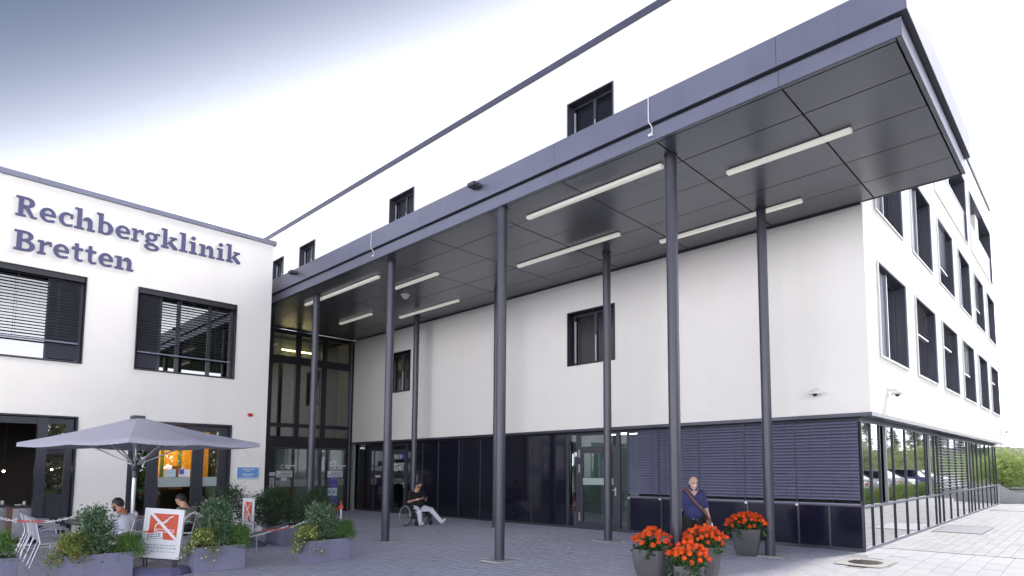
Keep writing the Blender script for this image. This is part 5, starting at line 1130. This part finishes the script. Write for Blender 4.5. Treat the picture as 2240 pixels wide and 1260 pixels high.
mb = MB(); mb.X = Matrix.Translation((-.295, .11, .645)); mb.bbox(-.012, .012, -.05, .06, -.06, .07, .004); mb.build('folded_papers', PAPER, tm)
mb = MB(); mb.path([tuple(Am['wrL']+np.array([.028*math.cos(a), .028*math.sin(a), .012*math.cos(a)])) for a in [2*math.pi*k/12 for k in range(12)]], .007, 5, closed=True); mb.build('wrist_watch', BLACKP, tm)
mb = MB(); mb.ball((.03, .165, .80), .022, 8, 6, (1, .4, 1)); mb.path([(.03, .15, .82), (.0, .17, .84), (-.03, .16, .81), (-.04, .15, .76)], .006, 5); mb.build('key_ring', STEEL, tm)
# man in white at the table (local +y = forwards)
def seated(lean, armf, head_down, kn=.44):
    c = math.sin(lean); h = math.cos(lean); ch = np.array([0, .33*c, .50+.33*h]); nk = ch+np.array([0, .17*c+.02, .17*h]); hdp = nk+np.array([0, .09, .135])
    return dict(head=hdp, face=(0, 1, -head_down), neck=nk, chest=ch, pelvis=(0, 0, .53), shL=ch+(-.2, .04*c, .10), shR=ch+(.2, .04*c, .10), elL=ch+(-.26, armf*.5, -.15), elR=ch+(.26, armf*.5, -.15), wrL=ch+(-.10, armf, -.10), wrR=ch+(.10, armf, -.10), hdL=(.3, 1, .1), hdR=(-.3, 1, .1), pnL=(.6, 0, .5), pnR=(-.6, 0, .5),
                hipL=(-.09, .03, .50), hipR=(.09, .03, .50), knL=(-.13, kn, .49), knR=(.13, kn, .49), anL=(-.13, kn+.02, .09), anR=(.13, kn-.05, .09), toeL=(-.14, kn+.19, .04), toeR=(.14, kn+.12, .04))
Js = seated(.30, .34, .42)
tw, Lw, Aw = person('seated bearded man in white jacket with leaf pattern, beside the parasol pole', (-10.27, -9.12, -.10), R(55+70), Js, SKIN2, CLWHITE, CLGREY, HAIRD, belly=.02, sleeve=1.1, hands=((0, .7), (0, .7)), s=1.0)
blob('beard', [([ell(Lw(0, .035, -.075), np.array([.058, .056, .045])), cap(Lw(-.064, .0, -.02), Lw(-.03, .06, -.085), .018), cap(Lw(.064, .0, -.02), Lw(.03, .06, -.085), .018)], .008, .012)], HAIRD, tw)
mb = MB()
nk = Aw['neck']; mb.path([tuple(nk+np.array(p)) for p in ((-.09, .05, -.03), (-.07, -.05, .03), (.07, -.05, .03), (.09, .05, -.03), (.05, .14, -.12), (.0, .16, -.20))], .011, 5); mb.build('red_collar_stripe', REDC, tw)
mb = MB(); rr = random.Random(4)
ch = Aw['chest']
for (side_, z0) in ((-1, -.08), (1, -.08)):
    for k in range(5):
        for q in (-1, 1):
            p = ch+np.array([side_*.165, -.02, z0-.05*k+.04]); mb.path([tuple(p+np.array([side_*.028, 0, 0])), tuple(p+np.array([side_*.030, q*.035, .028]))], .008, 4)
mb.build('navy_leaf_pattern', PURP, tw)
Jc = seated(.34, .34, .55)
tc2, Lc, Ac = person('seated man in grey vest over checked shirt behind the no smoking board', (-11.43, -7.78, -.10), R(55+70), Jc, SKIN, CLGREY, CLBLACK, HAIRD, belly=.02, sleeve=.1, hands=((0, .8), (0, .8)))
CHK = mat('checked_cloth', (.3, .32, .4), .85); n_ = CHK.node_tree.nodes; l_ = CHK.node_tree.links; ck = n_.new('ShaderNodeTexChecker'); ck.inputs['Scale'].default_value = 45; ck.inputs[1].default_value = (.5, .5, .55, 1); ck.inputs[2].default_value = (.04, .05, .10, 1); tcx = n_.new('ShaderNodeTexCoord'); l_.new(tcx.outputs['Object'], ck.inputs[0]); l_.new(ck.outputs[0], n_['Principled BSDF'].inputs['Base Color'])
for S_ in 'LR': blob('shirt_sleeve', [([cap(Ac['sh'+S_], Ac['el'+S_], .066, .058)], .014, .02)], CHK, tc2)
# man in the wheelchair
wl = (-12.32, -1.68, G(0, -1.7)); wrz = R(-90+2)
Jw = dict(head=(0, .14, 1.16), face=(.05, 1, -.55), neck=(0, .06, 1.02), chest=(0, .0, .86), pelvis=(0, .06, .55), shL=(-.21, .02, .96), shR=(.21, .02, .96), elL=(-.30, .08, .70), elR=(.30, .10, .70), wrL=(-.12, .33, .78), wrR=(.12, .34, .78), hdL=(.6, 1, .15), hdR=(-.6, 1, .15), pnL=(.3, 0, 1), pnR=(-.3, 0, 1),
          hipL=(-.10, .12, .52), hipR=(.10, .12, .52), knL=(-.20, .50, .45), knR=(.16, .42, .40), anL=(-.24, .95, .12), anR=(.26, .62, .08), toeL=(-.25, 1.08, .20), toeR=(.29, .78, .10))
tv, Lv, Av = person('man with sunglasses in black shirt and white trousers holding a phone in the wheelchair', wl, wrz, Jw, SKIN, CLBLACK, CLWHITE, HAIRD, belly=.09, sleeve=.55, shoe=CLWHITE, hands=((0, .9), (0, .9)))
mb = MB(); mb.path([tuple(Lv(-.072, .03, .016)), tuple(Lv(-.05, .088, .014)), tuple(Lv(0, .100, .012)), tuple(Lv(.05, .088, .014)), tuple(Lv(.072, .03, .016))], [.008, .015, .012, .015, .008], 6); mb.build('sunglasses', BLACKP, tv)
mb = MB(); mb.X = Matrix.Translation((0, .47, .83)) @ Matrix.Rotation(R(-35), 4, 'X'); mb.bbox(-.07, .07, -.004, .004, -.036, .036, .003); mb.build('phone', BLACKP, tv)
mb = MB(); mb.tube(tuple(lerp(Av['elR'], Av['wrR'], .80)), tuple(lerp(Av['elR'], Av['wrR'], .92)), .032, n=12); mb.build('white_bracelet', CLWHITE, tv)
for S_ in 'LR':
    mb = MB()
    for f in (.12, .2, .28, .5, .7): p = lerp(Av['kn'+S_], Av['an'+S_], f); q = lerp(Av['kn'+S_], Av['an'+S_], f+.015); mb.tube(tuple(p), tuple(q), .076-.02*f, n=14)
    mb.build('bandage_edge', CLWHITE, tv)
wc = thing('wheelchair', 'black framed wheelchair with grey rimmed big wheels by the dark panel wall', 'wheelchair', wl, wrz)
def circ(c, r, n=32, ax='x'): return [(c[0], c[1]+r*math.cos(2*math.pi*k/n), c[2]+r*math.sin(2*math.pi*k/n)) for k in range(n)]
for sx in (-1, 1):
    cx = sx*.30; w_ = MB().path(circ((cx, -.02, .305), .292), .014, 8, closed=True).build('wheel', RUBBER, wc)
    mb = MB(); mb.path(circ((cx, -.02, .305), .275), .008, 6, closed=True); mb.build('rim', ALU, w_)
    mb = MB(); mb.path(circ((cx+sx*.045, -.02, .305), .262), .010, 8, closed=True)
    for k in range(6): a = k*math.pi/3; mb.tube((cx+sx*.045, -.02+.262*math.cos(a), .305+.262*math.sin(a)), (cx, -.02+.275*math.cos(a), .305+.275*math.sin(a)), .004, n=5)
    mb.build('push_rim', STEEL, w_)
    mb = MB()
    for k in range(16): a = k*math.pi/8; mb.tube((cx+sx*.02*(k % 2), -.02, .305), (cx, -.02+.275*math.cos(a), .305+.275*math.sin(a)), .0022, n=4)
    mb.tube((cx-sx*.03, -.02, .305), (cx+sx*.035, -.02, .305), .028, n=12); mb.build('spokes', ALU, w_)
    mb = MB(); mb.path(circ((sx*.25, .42, .085), .07, 20), .016, 8, closed=True); mb.tube((sx*.25-.012, .42, .085), (sx*.25+.012, .42, .085), .03, n=12); c_ = mb.build('caster', RUBBER, wc)
    mb = MB(); mb.tube((sx*.25+.026, .42, .085), (sx*.25+.02, .39, .20), .009, n=6); mb.tube((sx*.25-.026, .42, .085), (sx*.25-.02, .39, .20), .009, n=6); mb.tube((sx*.25, .39, .19), (sx*.25, .39, .30), .016, n=8); mb.build('caster_fork', BLACKP, c_)
    MB().bbox(sx*.245-.03, sx*.245+.03, -.10, .22, .66, .69, .01).build('armrest', BLACKP, wc)
    MB().box(sx*.262-.004, sx*.262+.004, -.12, .25, .44, .62).build('side_guard', BLACKP, wc)
    mb = MB(); mb.path([(sx*.22, -.20, .95), (sx*.22, -.17, .90), (sx*.22, -.15, .25), (sx*.22, .0, .22), (sx*.22, .38, .26), (sx*.22, .40, .44), (sx*.22, -.15, .44)], .013, 8); mb.tube((sx*.22, -.20, .95), (sx*.22, -.30, .95), .017, n=8); mb.path([(sx*.245, -.15, .66), (sx*.245, .22, .66), (sx*.235, .26, .44)], .010, 6); mb.path([(sx*.22, .40, .42), (sx*.22, .52, .20)], .012, 6); mb.build('side_frame', BLACKP, wc)
mb = MB(); mb.bbox(-.22, .22, -.16, .36, .44, .485, .012); mb.build('seat', BLACKP, wc)
mb = MB(); mb.bbox(-.22, .22, -.20, -.175, .48, .88, .008); mb.build('backrest', BLACKP, wc)
mb = MB(); mb.tube((-.21, .0, .25), (.21, .1, .42), .011, n=6); mb.tube((.21, .0, .25), (-.21, .1, .42), .011, n=6); mb.build('cross_brace', METALD, wc)
mb = MB(); mb.bbox(-.14, .14, .48, .56, .42, .52, .01); mb.build('white_cloth', CLWHITE, wc)

ORD = ['nearest', 'second', 'third', 'fourth', 'fifth', 'sixth', 'seventh', 'eighth', 'ninth', 'tenth', 'eleventh', 'twelfth', 'thirteenth', 'fourteenth', 'fifteenth', 'sixteenth', 'seventeenth', 'eighteenth', 'nineteenth', 'twentieth', 'twenty first', 'twenty second', 'twenty third', 'twenty fourth', 'twenty fifth', 'farthest']
# ------------------------------------------------------------ beyond the clinic and what its glass mirrors
TREEG = leafmat('sunlit_tree_leaves', [(.24, .33, .09), (.30, .42, .12), (.38, .48, .17), (.24, .30, .10)], .6, .6)
TREEC = leafmat('conifer_needles', [(.05, .09, .05), (.075, .12, .06), (.10, .15, .08)], .6, .2)
TREEO = leafmat('olive_tree_leaves', [(.34, .36, .22), (.42, .42, .28), (.30, .33, .18)], .6, .55)
def tree(name, label, x, y, h, w_, m, kind, z=.05, group=None, ncl=150, nper=26, leaf=.16):
    t = thing(name, label, 'tree', (x, y, z), 0, group); mb = MB()
    mb.path([(0, 0, 0), (.03*h*.2, 0, h*.3), (0, .03, h*.6), (.02, 0, h*.93)], [.035*h*.6, .026*h*.6, .016*h*.6, .004*h], 8); cs = []
    for i in range(ncl):
        a = random.uniform(0, 6.28)
        if kind == 'cone': f = random.random()**.75; r = w_*.5*(1-f)*random.uniform(.45, 1.05)+.05; zz = h*(.10+.90*f)
        else:
            f = random.random(); r = w_*.5*math.sqrt(max(.02, 1-(2*f-1)**2))*random.uniform(.5, 1.05)*(1+.25*math.sin(a*3+i % 3)); zz = h*(.05+.95*f)
        p = (r*math.cos(a), r*math.sin(a), zz); cs.append(p)
        if i % 9 == 0: mb.path([(0, 0, zz*.75), (p[0]*.5, p[1]*.5, zz*.85), p], [.03, .02, .008], 5)
    mb.build('trunk', BARK, t); V, F, rn = leaves(cs, nper, w_*.075, leaf, .55); tag(mesh_np('crown', V, F, m, t, rn), kind='stuff')
for i, (x, y, h, w_) in enumerate(((-6.5, 46, 3.0, 5.2), (-2.6, 44, 2.4, 4.4), (-4.6, 58, 3.9, 6.2), (-.8, 55, 3.0, 5), (-9.5, 56, 4.2, 6), (2.2, 50, 2.6, 4.6))):
    tree('broadleaf_tree', ['bright green bushy tree directly behind the far end of the clinic', 'low bright green tree above the sloping concrete wall', 'pale olive tree behind the bright one at the right edge', 'small green tree at the right edge of the picture', 'tree mostly hidden behind the far end of the clinic', 'green tree just outside the right edge'][i], x, y, h, w_, TREEO if i in (2, 3) else TREEG, 'ball', group='trees beyond the clinic', ncl=200, leaf=.20)
for i in range(26):
    x = 11.2+random.uniform(-.8, 1.6)+.03*i; y = 26+3.7*i+random.uniform(-1, 1); hh = random.uniform(4.4, 7.6)+.02*i
    tree('conifer_tree', 'dark conifer mirrored in the side glazing, '+ORD[i]+' of the row beyond the parked cars', x, y, hh, hh*.40, TREEC, 'cone', group='conifers beyond the car park', ncl=110, nper=18, leaf=.20)
for i in range(20):
    tree('broadleaf_tree', 'green tree mirrored in the side glazing, '+ORD[i]+' of those just behind the parked cars', 9.7+random.uniform(-.3, .6), 22+4.0*i+random.uniform(-.8, .8), random.uniform(2.4, 3.9), random.uniform(2.6, 3.8), (TREEG, TREEO)[i % 3 == 0], 'ball', group='broadleaf trees beyond the car park', ncl=110, nper=18, leaf=.16)
for i in range(11):  # added out of view to block low horizon glow and green the reflections
    tree('broadleaf_tree', 'unseen green tree added across the road, reflected in the wing windows, '+ORD[i]+' from the left', 31+random.uniform(-2, 3), -14+5.4*i, random.uniform(6.0, 8.5), random.uniform(6, 8), TREEG if i % 2 else TREEO, 'ball', group='trees added out of view to the east', ncl=150, nper=20, leaf=.55)
# retaining wall at the end of the path
rw = thing('retaining_wall', 'pale concrete wall with a sloping top at the far end of the side path', 'wall', (-.30, 20.9, .04), math.atan2(.42, .55)); mb = MB()
mb.prism([(0, 0), (1.0, 0), (1.0, .47), (.62, .50), (0, .88)], lambda a, d, z: (a, d, z), 0, .2); mb.build('sloping_wall', CONC, rw)
mb = MB(); mb.prism([(1.01, 0), (2.6, 0), (2.6, .45), (1.01, .46)], lambda a, d, z: (a, d, z), .01, .19); mb.build('low_wall', CONC, rw)
# hedge strip beside the path (mirrored)
for i in range(8):
    shrub('hedge_shrub', 'low hedge shrub mirrored in the side glazing, '+ORD[i]+' along the path', (4.2+.12*(i % 3), 11.5+2.6*i, .05), .75, 1.25, .55, YELLOWG if i % 2 else FRESH, 90, 20, .10, 'hedge shrubs beside the path', shape='dome', fruits=(ORB, 25, .03) if i % 2 else None)
# parked cars (mirrored)
def car(x, y, rz, col, label):
    t = thing('parked_car', label, 'car', (x, y, .06), rz, 'cars in the car park'); PM = mat('car_paint', col, .25, .2, coat=.8)
    def sect(prof, hw): 
        mb = MB(); vs = []; n = len(prof)
        for s_ in (-1, 1): vs += [(s_*hw(z), y_, z) for (y_, z) in prof]
        fs = [tuple(range(n-1, -1, -1)), tuple(range(n, 2*n))]+[(i, (i+1) % n, n+(i+1) % n, n+i) for i in range(n)]; mb.add(vs, fs); return mb
    hw = lambda z: .88 if z < .95 else .88-(z-.95)*.38
    sect([(-2.1, .32), (-2.18, .55), (-2.12, .88), (-1.2, .97), (1.3, .97), (2.0, .86), (2.15, .6), (2.1, .3)], hw).build('body', PM, t)
    sect([(-1.75, .972), (-1.3, 1.42), (.35, 1.45), (1.15, .972)], hw).build('windows', BLACKG, t)
    sect([(-1.42, 1.425), (-1.2, 1.47), (.25, 1.49), (.42, 1.455)], hw).build('roof', PM, t)
    for sx in (-1, 1):
        for yy in (-1.3, 1.32): w_ = MB().tube((sx*.72, yy, .31), (sx*.90, yy, .31), .31, n=20).build('wheel', RUBBER, t); MB().tube((sx*.901, yy, .31), (sx*.91, yy, .31), .19, n=14).build('rim', ALU, w_)
        MB().bbox(sx*.6-.2, sx*.6+.2, 2.06, 2.17, .62, .76, .02).build('headlight', WHC, t); MB().bbox(sx*.68-.12, sx*.68+.12, -2.19, -2.13, .66, .84, .01).build('tail_light', REDC, t)
for i, (x, y, c) in enumerate(((7.4, 17, (.75, .75, .77)), (7.5, 20.2, (.45, .45, .48)), (7.4, 24, (.75, .75, .77)), (7.6, 27.5, (.55, .57, .6)), (7.4, 31, (.75, .75, .77)), (7.5, 36, (.03, .05, .30)), (7.4, 42, (.7, .7, .72)))):
    car(x, y, R(90+(i % 2)*180), c, ('white', 'silver', 'white', 'pale grey', 'white', 'blue', 'white')[i]+' car mirrored in the side glazing, %s of the parked row' % ('nearest', 'second', 'third', 'fourth', 'fifth', 'sixth', 'farthest')[i])
